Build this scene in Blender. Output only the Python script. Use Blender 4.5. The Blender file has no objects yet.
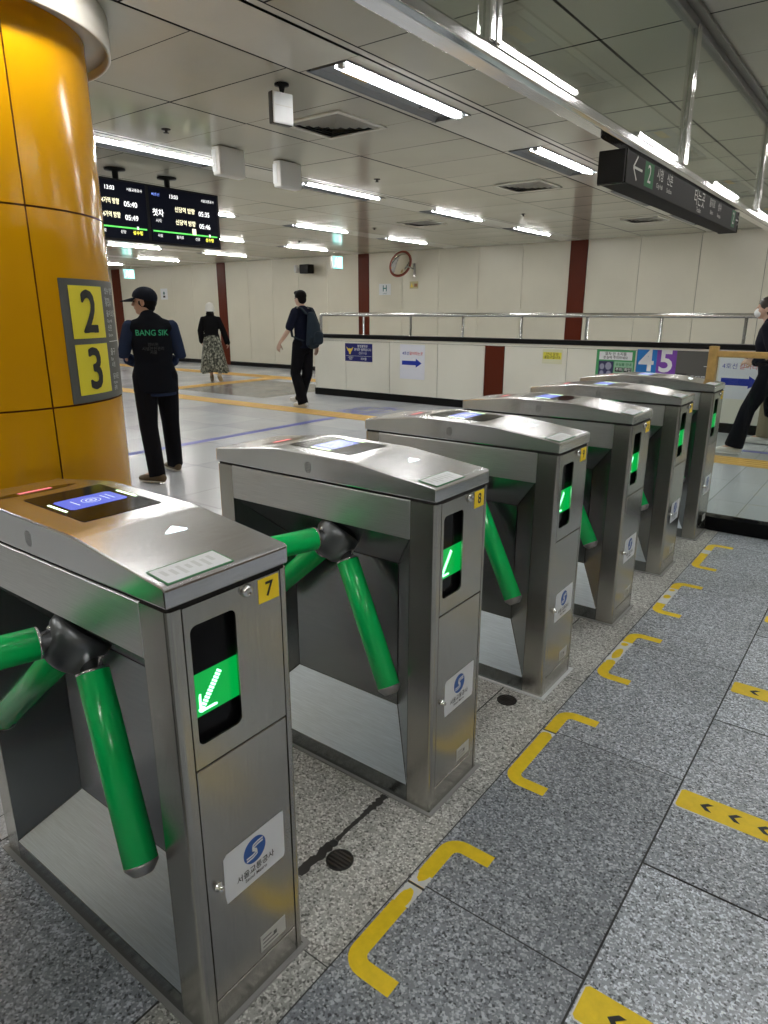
import bpy, bmesh, math, random
from mathutils import Vector, Matrix
random.seed(7)
PI = math.pi
scn = bpy.context.scene
COL = scn.collection

# ------------------------------------------------------------------ helpers
def V(*a): return Vector(a)

class MB:
    """collects shapes into one mesh"""
    def __init__(s): s.bm = bmesh.new()
    def quad(s, *pts, mi=0):
        f = s.bm.faces.new([s.bm.verts.new(p) for p in pts]); f.material_index = mi; return s
    poly = quad
    def box(s, x0, x1, y0, y1, z0, z1, bev=0.0, seg=2, M=None, mi=0):
        b = bmesh.new()
        bmesh.ops.create_cube(b, size=1)
        for v in b.verts:
            v.co = Vector(((x0+x1)/2+v.co.x*(x1-x0), (y0+y1)/2+v.co.y*(y1-y0), (z0+z1)/2+v.co.z*(z1-z0)))
        if bev > 0:
            bmesh.ops.bevel(b, geom=b.edges[:], offset=bev, segments=seg, affect='EDGES', profile=.5)
        s.add(b, M, mi); return s
    def add(s, b, M=None, mi=None):
        if M is not None: b.transform(M)
        mp = {}
        for v in b.verts: mp[v] = s.bm.verts.new(v.co)
        for f in b.faces:
            try:
                nf = s.bm.faces.new([mp[v] for v in f.verts])
                nf.material_index = f.material_index if mi is None else mi
                nf.smooth = f.smooth
            except ValueError: pass
        b.free(); return s
    def prism(s, pts, axis, a0, a1, bev=0.0, seg=2, M=None, mi=0):
        """polygon pts (2D) extruded on axis 'x','y','z' from a0 to a1"""
        def at(p, a):
            if axis == 'x': return (a, p[0], p[1])
            if axis == 'y': return (p[0], a, p[1])
            return (p[0], p[1], a)
        b = bmesh.new()
        lo = [b.verts.new(at(p, a0)) for p in pts]; hi = [b.verts.new(at(p, a1)) for p in pts]
        n = len(pts)
        b.faces.new(lo); b.faces.new(hi)
        for i in range(n): b.faces.new((lo[i], lo[(i+1) % n], hi[(i+1) % n], hi[i]))
        bmesh.ops.recalc_face_normals(b, faces=b.faces[:])
        if bev > 0:
            bmesh.ops.bevel(b, geom=b.edges[:], offset=bev, segments=seg, affect='EDGES', profile=.5)
        s.add(b, M, mi); return s
    def lathe(s, prof, p=(0, 0, 0), axis=(0, 0, 1), n=24, smooth=True, mi=0):
        """prof: list of (r, h) along axis from p"""
        a = Vector(axis).normalized(); t = a.orthogonal().normalized(); w = a.cross(t)
        b = bmesh.new(); rings = []
        for r, h in prof:
            c = Vector(p)+a*h
            if r < 1e-6: rings.append([b.verts.new(c)])
            else: rings.append([b.verts.new(c+(t*math.cos(2*PI*i/n)+w*math.sin(2*PI*i/n))*r) for i in range(n)])
        for A, B in zip(rings, rings[1:]):
            for i in range(n):
                j = (i+1) % n
                if len(A) == 1 and len(B) == 1: continue
                if len(A) == 1: b.faces.new((A[0], B[i], B[j]))
                elif len(B) == 1: b.faces.new((A[i], A[j], B[0]))
                else: b.faces.new((A[i], A[j], B[j], B[i]))
        if len(rings[0]) > 1: b.faces.new(rings[0])
        if len(rings[-1]) > 1: b.faces.new(rings[-1])
        bmesh.ops.recalc_face_normals(b, faces=b.faces[:])
        for f in b.faces: f.smooth = smooth and len(f.verts) <= 4
        s.add(b, None, mi); return s
    def cyl(s, p0, p1, r, r1=None, n=20, mi=0):
        d = Vector(p1)-Vector(p0)
        return s.lathe([(r, 0), (r if r1 is None else r1, d.length)], p0, d, n, mi=mi)
    def tube(s, pts, radii, n=14, side=None, mi=0, cap=(1, 1)):
        """tapering tube through pts with round ends; radii are r or (r_side, r_other)"""
        b = bmesh.new(); P = [Vector(p) for p in pts]; rings = []
        R = [(r, r) if not isinstance(r, tuple) else r for r in radii]
        def frame(i):
            d = (P[min(i+1, len(P)-1)]-P[max(i-1, 0)]).normalized()
            sd = Vector(side) if side is not None else d.orthogonal()
            sd = (sd-d*sd.dot(d)).normalized(); return d, sd, d.cross(sd)
        def ring(c, sd, w, r):
            return [b.verts.new(c+sd*r[0]*math.cos(2*PI*k/n)+w*r[1]*math.sin(2*PI*k/n)) for k in range(n)]
        d, sd, w = frame(0); m = min(R[0])*cap[0]
        first = b.verts.new(P[0]-d*m)
        for a in (60, 30):
            rings.append(ring(P[0]-d*m*math.sin(math.radians(a)), sd, w, tuple(q*math.cos(math.radians(a)) for q in R[0])))
        for i in range(len(P)):
            d, sd, w = frame(i); rings.append(ring(P[i], sd, w, R[i]))
        d, sd, w = frame(len(P)-1); m = min(R[-1])*cap[1]
        for a in (30, 60):
            rings.append(ring(P[-1]+d*m*math.sin(math.radians(a)), sd, w, tuple(q*math.cos(math.radians(a)) for q in R[-1])))
        last = b.verts.new(P[-1]+d*m)
        for k in range(n): b.faces.new((first, rings[0][(k+1) % n], rings[0][k])); b.faces.new((last, rings[-1][k], rings[-1][(k+1) % n]))
        for A, B in zip(rings, rings[1:]):
            for k in range(n): b.faces.new((A[k], A[(k+1) % n], B[(k+1) % n], B[k]))
        for f in b.faces: f.smooth = True
        bmesh.ops.recalc_face_normals(b, faces=b.faces[:])
        s.add(b, None, mi); return s
    def ball(s, c, r, M=None, n=20, mi=0):
        b = bmesh.new(); bmesh.ops.create_uvsphere(b, u_segments=n, v_segments=max(8, n*2//3), radius=1)
        r = (r, r, r) if not isinstance(r, tuple) else r
        S = Matrix.Diagonal((*r, 1)); T = Matrix.Translation(c)
        b.transform(T @ (M if M is not None else Matrix.Identity(4)) @ S)
        for f in b.faces: f.smooth = True
        s.add(b, None, mi); return s
    def mesh(s, name):
        me = bpy.data.meshes.new(name); s.bm.to_mesh(me); s.bm.free(); return me
    def build(s, name, mat, parent=None, loc=None):
        return link(name, s.mesh(name), mat, parent, loc)

def link(name, me, mat, parent=None, loc=None):
    o = bpy.data.objects.new(name, me); COL.objects.link(o)
    for m in (mat if isinstance(mat, (list, tuple)) else [mat]): me.materials.append(m)
    if parent is not None: o.parent = parent
    if loc is not None: o.location = loc
    return o
def tag(o, label, cat, group=None):
    o['label'] = label; o['category'] = cat
    if group: o['group'] = group
    return o
def thing(name, label, cat, loc=(0, 0, 0), rotz=0.0, group=None):
    o = bpy.data.objects.new(name, None); COL.objects.link(o)
    o.location = loc; o.rotation_euler = (0, 0, rotz); o.empty_display_size = .1
    return tag(o, label, cat, group)
def struct(o): o['kind'] = 'structure'; return o
def copy_tree(o, parent=None):
    c = o.copy(); COL.objects.link(c)
    if parent is not None: c.parent = parent
    for ch in list(o.children): copy_tree(ch, c)
    return c

_font = {}
def text_bm(s, size, align='CENTER', bold=0.0, sx=1.0):
    key = (s, size, align, bold, sx)
    if key not in _font:
        cu = bpy.data.curves.new('lettering', 'FONT'); cu.body = s; cu.size = size
        cu.align_x = align; cu.align_y = 'CENTER'; cu.offset = bold*size; cu.resolution_u = 3
        o = bpy.data.objects.new('lettering', cu); COL.objects.link(o)
        dg = bpy.context.evaluated_depsgraph_get(); dg.update()
        me = bpy.data.meshes.new_from_object(o.evaluated_get(dg))
        bpy.data.objects.remove(o); bpy.data.curves.remove(cu)
        for v in me.vertices: v.co.x *= sx
        _font[key] = me
    b = bmesh.new(); b.from_mesh(_font[key])
    for f in b.faces: f.material_index = 0
    return b
def FX(x, y, z): return Matrix(((0, 0, 1, x), (1, 0, 0, y), (0, 1, 0, z), (0, 0, 0, 1)))      # sheet facing +x
def FY(x, y, z): return Matrix(((1, 0, 0, x), (0, 0, -1, y), (0, 1, 0, z), (0, 0, 0, 1)))     # sheet facing -y
def FZ(x, y, z, a=0.0): return Matrix.Translation((x, y, z)) @ Matrix.Rotation(a, 4, 'Z')      # sheet facing up
def text(name, s, size, mat, parent, M, align='CENTER', bold=0.0, sx=1.0):
    return MB().add(text_bm(s, size, align, bold, sx), M).build(name, mat, parent)
def rect(mb, M, x0, x1, y0, y1, w=0.0, mi=0):
    mb.quad(*[M @ V(a, b, w) for a, b in ((x0, y0), (x1, y0), (x1, y1), (x0, y1))], mi=mi); return mb
def rrect(w, h, r, n=5, cx=0, cy=0):
    pts = []
    for sx, sy, a0 in ((1, 1, 0), (-1, 1, 90), (-1, -1, 180), (1, -1, 270)):
        for k in range(n+1):
            a = math.radians(a0+90*k/n)
            pts.append((cx+sx*(w/2-r)+r*math.cos(a), cy+sy*(h/2-r)+r*math.sin(a)))
    return pts

# ------------------------------------------------------------------ materials
def mat(name, col, rough=.5, metal=0.0, spec=.5, coat=0.0, emit=None, estr=0.0):
    m = bpy.data.materials.new(name); m.use_nodes = True
    p = m.node_tree.nodes['Principled BSDF']
    p.inputs['Base Color'].default_value = (*col, 1); p.inputs['Roughness'].default_value = rough
    p.inputs['Metallic'].default_value = metal; p.inputs['Specular IOR Level'].default_value = spec
    p.inputs['Coat Weight'].default_value = coat; p.inputs['Coat Roughness'].default_value = .05
    if emit: p.inputs['Emission Color'].default_value = (*emit, 1); p.inputs['Emission Strength'].default_value = estr
    return m
def nodes(m): return m.node_tree.nodes, m.node_tree.links, m.node_tree.nodes['Principled BSDF']
def noise(m, scale, detail=3.0, stretch=(1, 1, 1), rough=.5):
    N, L, p = nodes(m)
    tc = N.new('ShaderNodeTexCoord'); mp = N.new('ShaderNodeMapping'); mp.inputs['Scale'].default_value = stretch
    nz = N.new('ShaderNodeTexNoise'); nz.inputs['Scale'].default_value = scale; nz.inputs['Detail'].default_value = detail
    nz.inputs['Roughness'].default_value = rough
    L.new(tc.outputs['Object'], mp.inputs['Vector']); L.new(mp.outputs['Vector'], nz.inputs['Vector']); return nz
def ramp(m, src, stops, interp='LINEAR'):
    N, L, p = nodes(m); r = N.new('ShaderNodeValToRGB'); e = r.color_ramp; e.interpolation = interp
    while len(e.elements) < len(stops): e.elements.new(.5)
    for el, (q, c) in zip(e.elements, stops): el.position = q; el.color = (*c, 1) if len(c) == 3 else c
    L.new(src, r.inputs['Fac']); return r
def bump(m, src, strength, dist=.001):
    N, L, p = nodes(m); b = N.new('ShaderNodeBump'); b.inputs['Strength'].default_value = strength; b.inputs['Distance'].default_value = dist
    L.new(src, b.inputs['Height']); L.new(b.outputs['Normal'], p.inputs['Normal'])

def steel(name, col, rough, stretch, var=.06):
    m = mat(name, col, rough, 1.0)
    N, L, p = nodes(m)
    n2 = noise(m, 9, 4, stretch, .6)
    c = ramp(m, n2.outputs['Fac'], [(.35, tuple(q*.90 for q in col)), (.65, tuple(min(1, q*1.07) for q in col))])
    L.new(c.outputs['Color'], p.inputs['Base Color'])
    return m
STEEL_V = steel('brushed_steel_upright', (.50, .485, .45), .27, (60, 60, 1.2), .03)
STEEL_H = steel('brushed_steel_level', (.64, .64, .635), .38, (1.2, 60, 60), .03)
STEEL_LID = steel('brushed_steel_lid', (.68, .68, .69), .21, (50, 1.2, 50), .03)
STEEL_PLATE = steel('satin_steel_plate', (.74, .80, .86), .38, (1.5, 50, 50), .02)
STEEL_IN = steel('shade_darkened_steel', (.25, .265, .265), .25, (1.2, 60, 60), .03)  # stainless with the recess's shade and dark reflections put into its colour
CHROME = mat('chrome', (.78, .78, .78), .12, 1.0)
SATIN = mat('satin_rail', (.6, .6, .58), .22, 1.0)
DARK = mat('dark_gap', (.012, .012, .012), .8)
BLACK = mat('black_gloss', (.006, .006, .007), .10, 0, .12)
BLACKM = mat('black_matte', (.007, .007, .007), .5, 0, .15)
GREEN = mat('green_enamel', (.006, .72, .16), .2, 0, .45, .15)
HUBM = mat('hub_dark_metal', (.20, .21, .22), .34, .8)
CAPE = mat('arm_end_metal', (.36, .36, .36), .35, .9)
YEL = mat('label_yellow', (1.0, .72, .02), .45)
INK = mat('black_ink', (.012, .012, .012), .5)
WHITE = mat('white_sticker', (.78, .80, .82), .4)
PAPER = mat('white_paper', (.80, .82, .90), .6)
EMBLEM = mat('emblem_blue', (.02, .10, .38), .4)
LEDG = mat('green_led', (.0, .1, .02), .4, emit=(.0, .42, .06), estr=.5)
LEDW = mat('pale_green_led', (.1, .3, .1), .4, emit=(.35, 1.0, .55), estr=2.2)
LCD = mat('blue_lcd', (.02, .03, .1), .2, emit=(.10, .16, .75), estr=.55)
LCDW = mat('lcd_white', (.2, .2, .2), .2, emit=(.75, .8, 1.0), estr=.55)
LINE = mat('reader_light', (.2, .2, .1), .4, emit=(.72, 1.0, .55), estr=3.0)
GUIDE = mat('guide_light', (.2, .3, .3), .4, emit=(.75, .92, 1.0), estr=2.5)
REDL = mat('red_light', (.2, .03, .03), .4, emit=(1.0, .2, .2), estr=.8)
SEAL = mat('grey_sealant', (.30, .30, .29), .7)
SEALW = mat('white_sealant', (.72, .74, .75), .6)
GSTICK = mat('sticker_green', (.02, .22, .06), .4)
TUBE = mat('lamp_tube', (.9, .9, .9), .4, emit=(1.0, .985, .95), estr=44.0)

# floor
def granite(name, dark, mid, light, base=1.0, rough=.42):
    m = mat(name, mid, rough); N, L, p = nodes(m)
    tc = N.new('ShaderNodeTexCoord'); vo = N.new('ShaderNodeTexVoronoi'); vo.inputs['Scale'].default_value = 185; vo.inputs['Randomness'].default_value = 1
    L.new(tc.outputs['Object'], vo.inputs['Vector']); sp_ = N.new('ShaderNodeSeparateColor'); L.new(vo.outputs['Color'], sp_.inputs['Color'])
    a = noise(m, 60, 3, (1, 1, 1), .6); ad = N.new('ShaderNodeMath'); ad.operation = 'MULTIPLY_ADD'; ad.inputs[1].default_value = .8
    L.new(a.outputs['Fac'], ad.inputs[0]); L.new(sp_.outputs['Red'], ad.inputs[2])
    r = ramp(m, ad.outputs[0], [(.42, dark), (.68, mid), (1.0, mid), (1.30, light)])
    mr = N.new('ShaderNodeMath'); mr.operation = 'MULTIPLY'; mr.inputs[1].default_value = 1/1.4; L.new(ad.outputs[0], mr.inputs[0]); L.new(mr.outputs[0], r.inputs['Fac'])
    for el, q in zip(r.color_ramp.elements, (.30, .46, .72, .94)): el.position = q
    b = noise(m, 2.2, 5, (1, 1, 1), .6)
    r2 = ramp(m, b.outputs['Fac'], [(.3, (.78, .78, .78)), (.7, (1.12, 1.12, 1.12))])
    mx = N.new('ShaderNodeMix'); mx.data_type = 'RGBA'; mx.blend_type = 'MULTIPLY'; mx.inputs['Factor'].default_value = 1
    L.new(r.outputs['Color'], mx.inputs['A']); L.new(r2.outputs['Color'], mx.inputs['B'])
    L.new(mx.outputs['Result'], p.inputs['Base Color'])
    bump(m, a.outputs['Fac'], .12, .001)
    return m
def sc(c, k): return tuple(q*k for q in c)
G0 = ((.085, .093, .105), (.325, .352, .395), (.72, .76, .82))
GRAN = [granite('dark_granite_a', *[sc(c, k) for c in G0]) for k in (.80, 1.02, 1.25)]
S0 = ((.13, .13, .12), (.42, .42, .395), (.78, .78, .75))
STRIP = [granite('pale_granite_a', *[sc(c, k) for c in S0], rough=.5) for k in (1.0, 1.1)]
def terrazzo(name, c):
    m = mat(name, c, .16, 0, .5); N, L, p = nodes(m)
    a = noise(m, 120, 2); r = ramp(m, a.outputs['Fac'], [(.35, sc(c, .8)), (.65, sc(c, 1.15))])
    L.new(r.outputs['Color'], p.inputs['Base Color'])
    b = noise(m, 1.3, 4); rr = ramp(m, b.outputs['Fac'], [(.3, (.13,)*3), (.7, (.26,)*3)]); L.new(rr.outputs['Color'], p.inputs['Roughness'])
    return m
TERR = [terrazzo('polished_tile_a', (.52, .54, .57)), terrazzo('polished_tile_b', (.57, .59, .62)), terrazzo('polished_tile_grey', (.24, .24, .235))]
JOINT = mat('floor_joint', (.05, .05, .05), .8)
def worn(name, c, k=.86):
    m = mat(name, c, .5); N, L, p = nodes(m)
    a = noise(m, 25, 5, (1, 1, 1), .65); r = ramp(m, a.outputs['Fac'], [(.3, sc(c, k)), (.6, c)]); L.new(r.outputs['Color'], p.inputs['Base Color'])
    return m
TAPE = worn('yellow_tape', (.95, .68, .02))
TAPEW = worn('white_tape', (.78, .79, .77))
TACT = worn('orange_paving', (.74, .46, .12))
BLUEL = worn('blue_floor_paint', (.10, .11, .40))

# walls and ceiling
def panelm(name, c, rough=.35):
    m = mat(name, c, rough, 0, .4); N, L, p = nodes(m)
    a = noise(m, 1.1, 4); r = ramp(m, a.outputs['Fac'], [(.3, sc(c, .95)), (.7, sc(c, 1.04))]); L.new(r.outputs['Color'], p.inputs['Base Color'])
    return m
WALL = panelm('cream_wall_panel', (.70, .665, .55), .32)
LOW = panelm('cream_low_panel', (.80, .79, .70), .38)
MAROON = panelm('maroon_panel', (.11, .018, .006), .35); MAROON.node_tree.nodes['Principled BSDF'].inputs['Specular IOR Level'].default_value = .2
WALLD = panelm('brown_wall', (.13, .085, .05), .5)
CEIL = panelm('enamel_ceiling_panel', (.58, .57, .475), .14)
CEILB = panelm('enamel_ceiling_band', (.74, .73, .65), .18)
FIX = mat('lamp_reflector', (.30, .32, .34), .35, .4)
PILY = panelm('yellow_enamel', (.72, .34, .002), .16)
SEAMR = mat('dark_red_joint', (.20, .035, .008), .6)
COLLAR = panelm('collar_white', (.62, .59, .52), .3)
GREYP = mat('sign_grey', (.10, .10, .095), .4)
SIGNY = mat('sign_yellow', (.92, .78, .04), .4)
WOOD = worn('ochre_wood', (.58, .37, .12), .8)
PLASTIC = mat('white_plastic', (.70, .70, .68), .4)
SCREEN = mat('screen_black', (.003, .004, .007), .5, 0, .05, emit=(.01, .012, .03), estr=.08)
TXW = mat('screen_white', (.3, .3, .3), .4, emit=(.95, .95, .95), estr=1.0)
TXY = mat('screen_cream', (.3, .3, .2), .4, emit=(1.0, .93, .62), estr=1.0)
TXG = mat('screen_green', (.05, .3, .05), .4, emit=(.10, .65, .10), estr=.9)
TXB = mat('screen_blue', (.05, .1, .3), .4, emit=(.2, .3, .95), estr=.9)
TXYY = mat('screen_yellow', (.3, .3, .02), .4, emit=(.9, .85, .1), estr=1.0)
def glassm(name, tint, refl=1.0):
    m = bpy.data.materials.new(name); m.use_nodes = True; N = m.node_tree.nodes; L = m.node_tree.links
    N.remove(N['Principled BSDF']); out = N['Material Output']
    t = N.new('ShaderNodeBsdfTransparent'); t.inputs['Color'].default_value = (*tint, 1)
    g = N.new('ShaderNodeBsdfGlossy'); g.inputs['Roughness'].default_value = .02
    f = N.new('ShaderNodeFresnel'); f.inputs['IOR'].default_value = 1.52
    ge = N.new('ShaderNodeNewGeometry'); inv = N.new('ShaderNodeMath'); inv.operation = 'SUBTRACT'; inv.inputs[0].default_value = 1; L.new(ge.outputs['Backfacing'], inv.inputs[1])
    mu = N.new('ShaderNodeMath'); mu.operation = 'MULTIPLY'; L.new(f.outputs['Fac'], mu.inputs[0]); L.new(inv.outputs[0], mu.inputs[1])
    mx = N.new('ShaderNodeMixShader'); L.new(mu.outputs[0], mx.inputs['Fac'])
    L.new(t.outputs[0], mx.inputs[1]); L.new(g.outputs[0], mx.inputs[2]); L.new(mx.outputs[0], out.inputs['Surface'])
    return m
GLASS = glassm('smoke_screen_glass', (.86, .89, .86))
GLASSF = glassm('fence_glass', (.90, .94, .92))

# ------------------------------------------------------------------ room shell
X0, X1, Y0, Y1, H = -24.0, 6.0, -4.2, 12.97, 2.85
def tiles(mb, xs, ys, gap, z, pick):
    for i in range(len(xs)-1):
        for j in range(len(ys)-1):
            g = gap/2
            mb.quad((xs[i]+g, ys[j]+g, z), (xs[i+1]-g, ys[j]+g, z), (xs[i+1]-g, ys[j+1]-g, z), (xs[i]+g, ys[j+1]-g, z), mi=pick(i, j, xs[i], ys[j]))
def frange(a, b, d):
    o = [a]
    while o[-1]+d < b-1e-6: o.append(o[-1]+d)
    return o+[b]
def fl_mesh():
    mb = MB()
    mb.quad((X0, Y0, -.004), (X1, Y0, -.004), (X1, Y1, -.004), (X0, Y1, -.004), mi=0)
    rnd = random.Random(3)
    # entry side granite
    tiles(mb, [.09, .5885], [Y0, -2.92, -2.035, -1.15, -.265, .62, 1.50, 2.385, 3.27, 4.155, 4.5], .004, 0, lambda i, j, x, y: 2 if y in (Y0,) else (2 if y > 1.4 else (1 if y < 0.6 else 1)))
    tiles(mb, [.5885, 1.50, 2.41, 3.32, 4.23, 5.14, X1], [Y0, -2.48, -1.595, -.71, .175, 1.06, 1.945, 2.83, 3.715, 4.5], .007, 0, lambda i, j, x, y: 1+((i+j) % 2) if y > 0 else 2)
    # strip that carries the gates
    tiles(mb, [-.16, .09], [Y0, -2.1, .28, 1.03, 1.9, 2.9, 3.8, 4.5], .003, 0, lambda i, j, x, y: 3)
    tiles(mb, [-.95, -.16], [Y0, -1.5, -.42, .40, 1.26, 2.1, 2.95, 3.8, 4.5], .008, 0, lambda i, j, x, y: 4 if y > .3 else 1)
    # paid side polished tile
    xs = sorted([-.155-.9*k for k in range(0, 27) if -.155-.9*k < -.96] + [-.95, X0])
    ys = [Y0, -3.6, -2.7, -1.8, -.9, 0, .9, 1.8, 2.7, 3.6, 4.5]
    tiles(mb, xs, ys, .004, 0, lambda i, j, x, y: 5+(rnd.random() < .35))
    xs = [X0]+sorted([-.155-.9*k for k in range(0, 26)]+[.115+.6*k for k in range(0, 10)])+[X1]
    ys = [4.5, 5.4, 6.2, 6.95, 7.9, 8.7, 9.5, 10.3, 11.2, 12.1, Y1]
    tiles(mb, xs, ys, .004, 0, lambda i, j, x, y: 7 if (-11 < x+.45 < -8.2 and 7.8 < y < 10.2) else 5+(rnd.random() < .35))
    return mb
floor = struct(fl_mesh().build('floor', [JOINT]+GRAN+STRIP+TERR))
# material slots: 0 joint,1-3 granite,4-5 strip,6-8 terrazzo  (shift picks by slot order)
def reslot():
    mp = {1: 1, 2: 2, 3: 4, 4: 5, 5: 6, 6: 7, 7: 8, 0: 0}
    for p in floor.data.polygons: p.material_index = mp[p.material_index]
    # lighter granite farther from the gates
    for p in floor.data.polygons:
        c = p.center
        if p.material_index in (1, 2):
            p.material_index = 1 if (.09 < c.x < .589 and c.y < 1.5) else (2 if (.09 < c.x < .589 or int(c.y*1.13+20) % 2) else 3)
reslot()

# ceiling: enamel panels, each hung with a hair of tilt
LAMP_X = [-20.8, -18.1, -15.4, -12.70, -9.98, -7.28, -4.60, -1.905, .79, 3.48]  # lamp rows past the fifth band are added to brighten the far left
LAMP_Y = [-2.42, .15, 2.72, 5.28, 7.86, 10.36]
LAMP_L = 1.35
VENTS = [(-2.79, 3.69), (-2.74, 6.91), (-2.56, 10.55), (-5.5, 8.9)]
def ceil_mesh():
    mb = MB(); rnd = random.Random(11)
    mb.quad((X0, Y0, H+.03), (X0, Y1, H+.03), (X1, Y1, H+.03), (X1, Y0, H+.03), mi=1)
    def panel(x0, x1, y0, y1, mi, tilt=.0022):
        g = .005
        a, b, c = rnd.uniform(-tilt, tilt), rnd.uniform(-tilt, tilt), rnd.uniform(-.0015, .0015)
        bow = rnd.uniform(.0, .003)
        n = 4; P = {}
        for i in range(n+1):
            for j in range(n+1):
                u, w = i/n, j/n; gx = .008
                z = H+.004+c+(u-.5)*a+(w-.5)*b-bow*(1-(2*u-1)**2)*(1-(2*w-1)**2)
                P[i, j] = mb.bm.verts.new((x0+gx+(x1-x0-2*gx)*u, y0+g+(y1-y0-2*g)*w, z))
        for i in range(n):
            for j in range(n):
                f = mb.bm.faces.new((P[i, j], P[i, j+1], P[i+1, j+1], P[i+1, j])); f.material_index = mi; f.smooth = True
    ys = [2.60+.6766*k for k in range(-10, 16)]; ys = [y for y in ys if Y0 < y < Y1-.05]+[Y1]; ys = [Y0]+ys
    for xb in LAMP_X+[6.17, -23.5]:
        e = xb+.165          # right edge of the lamp band
        if xb > 6: 
            for y0, y1 in zip(ys, ys[1:]): panel(e-2.69, e-1.56, y0, y1, 0); panel(e-1.56, X1, y0, y1, 0)
            continue
        lamps = xb in LAMP_X
        if e-.46 > X0:
            if lamps:
                edges = [Y0]
                for y in LAMP_Y: edges += [y-.02, y+LAMP_L+.02]
                edges += [Y1]
                for k in range(0, len(edges)-1, 2): panel(e-.46, e, edges[k], edges[k+1], 2, .001)
                for y in LAMP_Y:      # side strips beside the fixture
                    panel(e-.105, e, y-.02, y+LAMP_L+.02, 2, .0005)
                    panel(e-.46, e-.395, y-.02, y+LAMP_L+.02, 2, .0005)
            else:
                for k in range(0, len(ys)-1, 2): panel(max(X0, e-.46), e, ys[k], ys[min(k+2, len(ys)-1)], 2, .001)
        for (a, b) in ((e-1.56, e-.46),):
            a2 = max(a, X0); b2 = min(b, X1)
            if b2-a2 < .05: continue
            if b-a > 1:
                for y0, y1 in zip(ys, ys[1:]): panel(a2, b2, y0, y1, 0)
        a, b = e-2.69, e-1.56
        for y0, y1 in zip(ys, ys[1:]):
            if a > X0: panel(a+.06, b, y0+0, y1, 0)
        if a > X0: panel(a, a+.06, Y0, Y1, 2, 0)
    return mb
ceiling = struct(ceil_mesh().build('ceiling', [CEIL, DARK, CEILB]))

def wall_far():
    mb = MB()
    mb.box(X0, X1, Y1+.02, Y1+.12, 0, H+.05, mi=1)
    xs = [-24, -22.9, -21.8, -20.78, -20.3, -19.3, -18.4, -17.5, -16.53, -15.39, -15.03, -14.1, -13.13, -12.15, -11.14, -10.11, -9.78, -8.79, -7.78, -6.76, -5.72, -4.70, -4.35, -3.34, -2.28, -1.22, -.2, .8, 1.8, 2.8, 3.8, 4.9, 6]
    for a, b in zip(xs, xs[1:]):
        if b-a < .5 and abs((b-a)-.4) < .12: continue
        mb.box(a+.004, b-.004, Y1, Y1+.02, .11, H+.02, bev=.002, seg=1)
    return mb
struct(wall_far().build('wall_far', [WALL, DARK]))
for k, (a, b) in enumerate(((-20.78, -20.3), (-15.39, -15.03), (-10.11, -9.78), (-4.70, -4.35))):
    struct(MB().box(a, b, Y1-.012, Y1+.03, .0, H+.01, bev=.002, seg=1).build('trim_%d' % (k+1), MAROON))
struct(MB().box(X0, -17.0, Y1-.01, Y1+.03, 0, .085).box(-16.2, X1, Y1-.01, Y1+.03, 0, .085).build('baseboard_far', BLACKM))
struct(MB().box(X0-.1, X0, Y0, Y1+.12, 0, H+.05).build('wall_left', WALL))
struct(MB().box(X1, X1+.1, Y0, Y1+.12, 0, H+.05).build('wall_right', WALLD))
struct(MB().box(X0-.1, X1+.1, Y0-.1, Y0, 0, H+.05).build('wall_behind', WALL))

# ------------------------------------------------------------------ stairwell parapet with rail
PY = 9.0
def parapet():
    t = thing('parapet_wall', 'low cream panelled wall with black cap beyond the gates', 'low wall', (0, 0, 0)); t['kind'] = 'structure'
    mb = MB(); mb.box(-7.95, X1, PY+.015, PY+.16, 0, 1.05, mi=1)
    mb.box(-7.96, -7.94, PY, PY+.16, .12, 1.05)
    xs = [-7.95, -7.20, -6.21, -5.22, -4.34, -4.0, -2.99, -1.99, -.98, .02, 1.02, 2.02, 3.02, 4.02, 5.02, X1]
    for a, b in zip(xs, xs[1:]):
        if abs(a+4.34) < .01: continue
        mb.box(a+.004, b-.004, PY, PY+.015, .125, 1.0, bev=.002, seg=1)
    mb.box(-7.95, X1, PY-.004, PY+.02, 1.004, 1.05, bev=.003)
    mb.build('panels', [LOW, DARK], t)
    MB().box(-4.335, -4.005, PY-.004, PY+.014, .125, 1.0, bev=.002).build('maroon_panel', MAROON, t)
    MB().box(-7.99, X1, PY-.03, PY+.19, 1.05, 1.115, bev=.006).build('cap', BLACKM, t)
    MB().box(-7.97, X1, PY-.012, PY+.015, 0, .122, bev=.004).build('kick_strip', BLACKM, t)
    return t
parapet()
hr = thing('handrail', 'stainless steel handrail running along the cream low wall', 'handrail', (-7.86, PY+.08, 1.115))
MB().tube([(-.0, 0, .0), (0, 0, .30), (.012, 0, .335), (.05, 0, .347), (13.7, 0, .347)], [.031]*5, 12, side=(0, 1, 0)).build('top_rail', SATIN, hr)
for k in range(1, 14):
    o = MB().lathe([(.045, 0), (.045, .006), (.021, .008), (.021, .335)], (k*1.02, 0, 0)).build('post', SATIN, hr)

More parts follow.
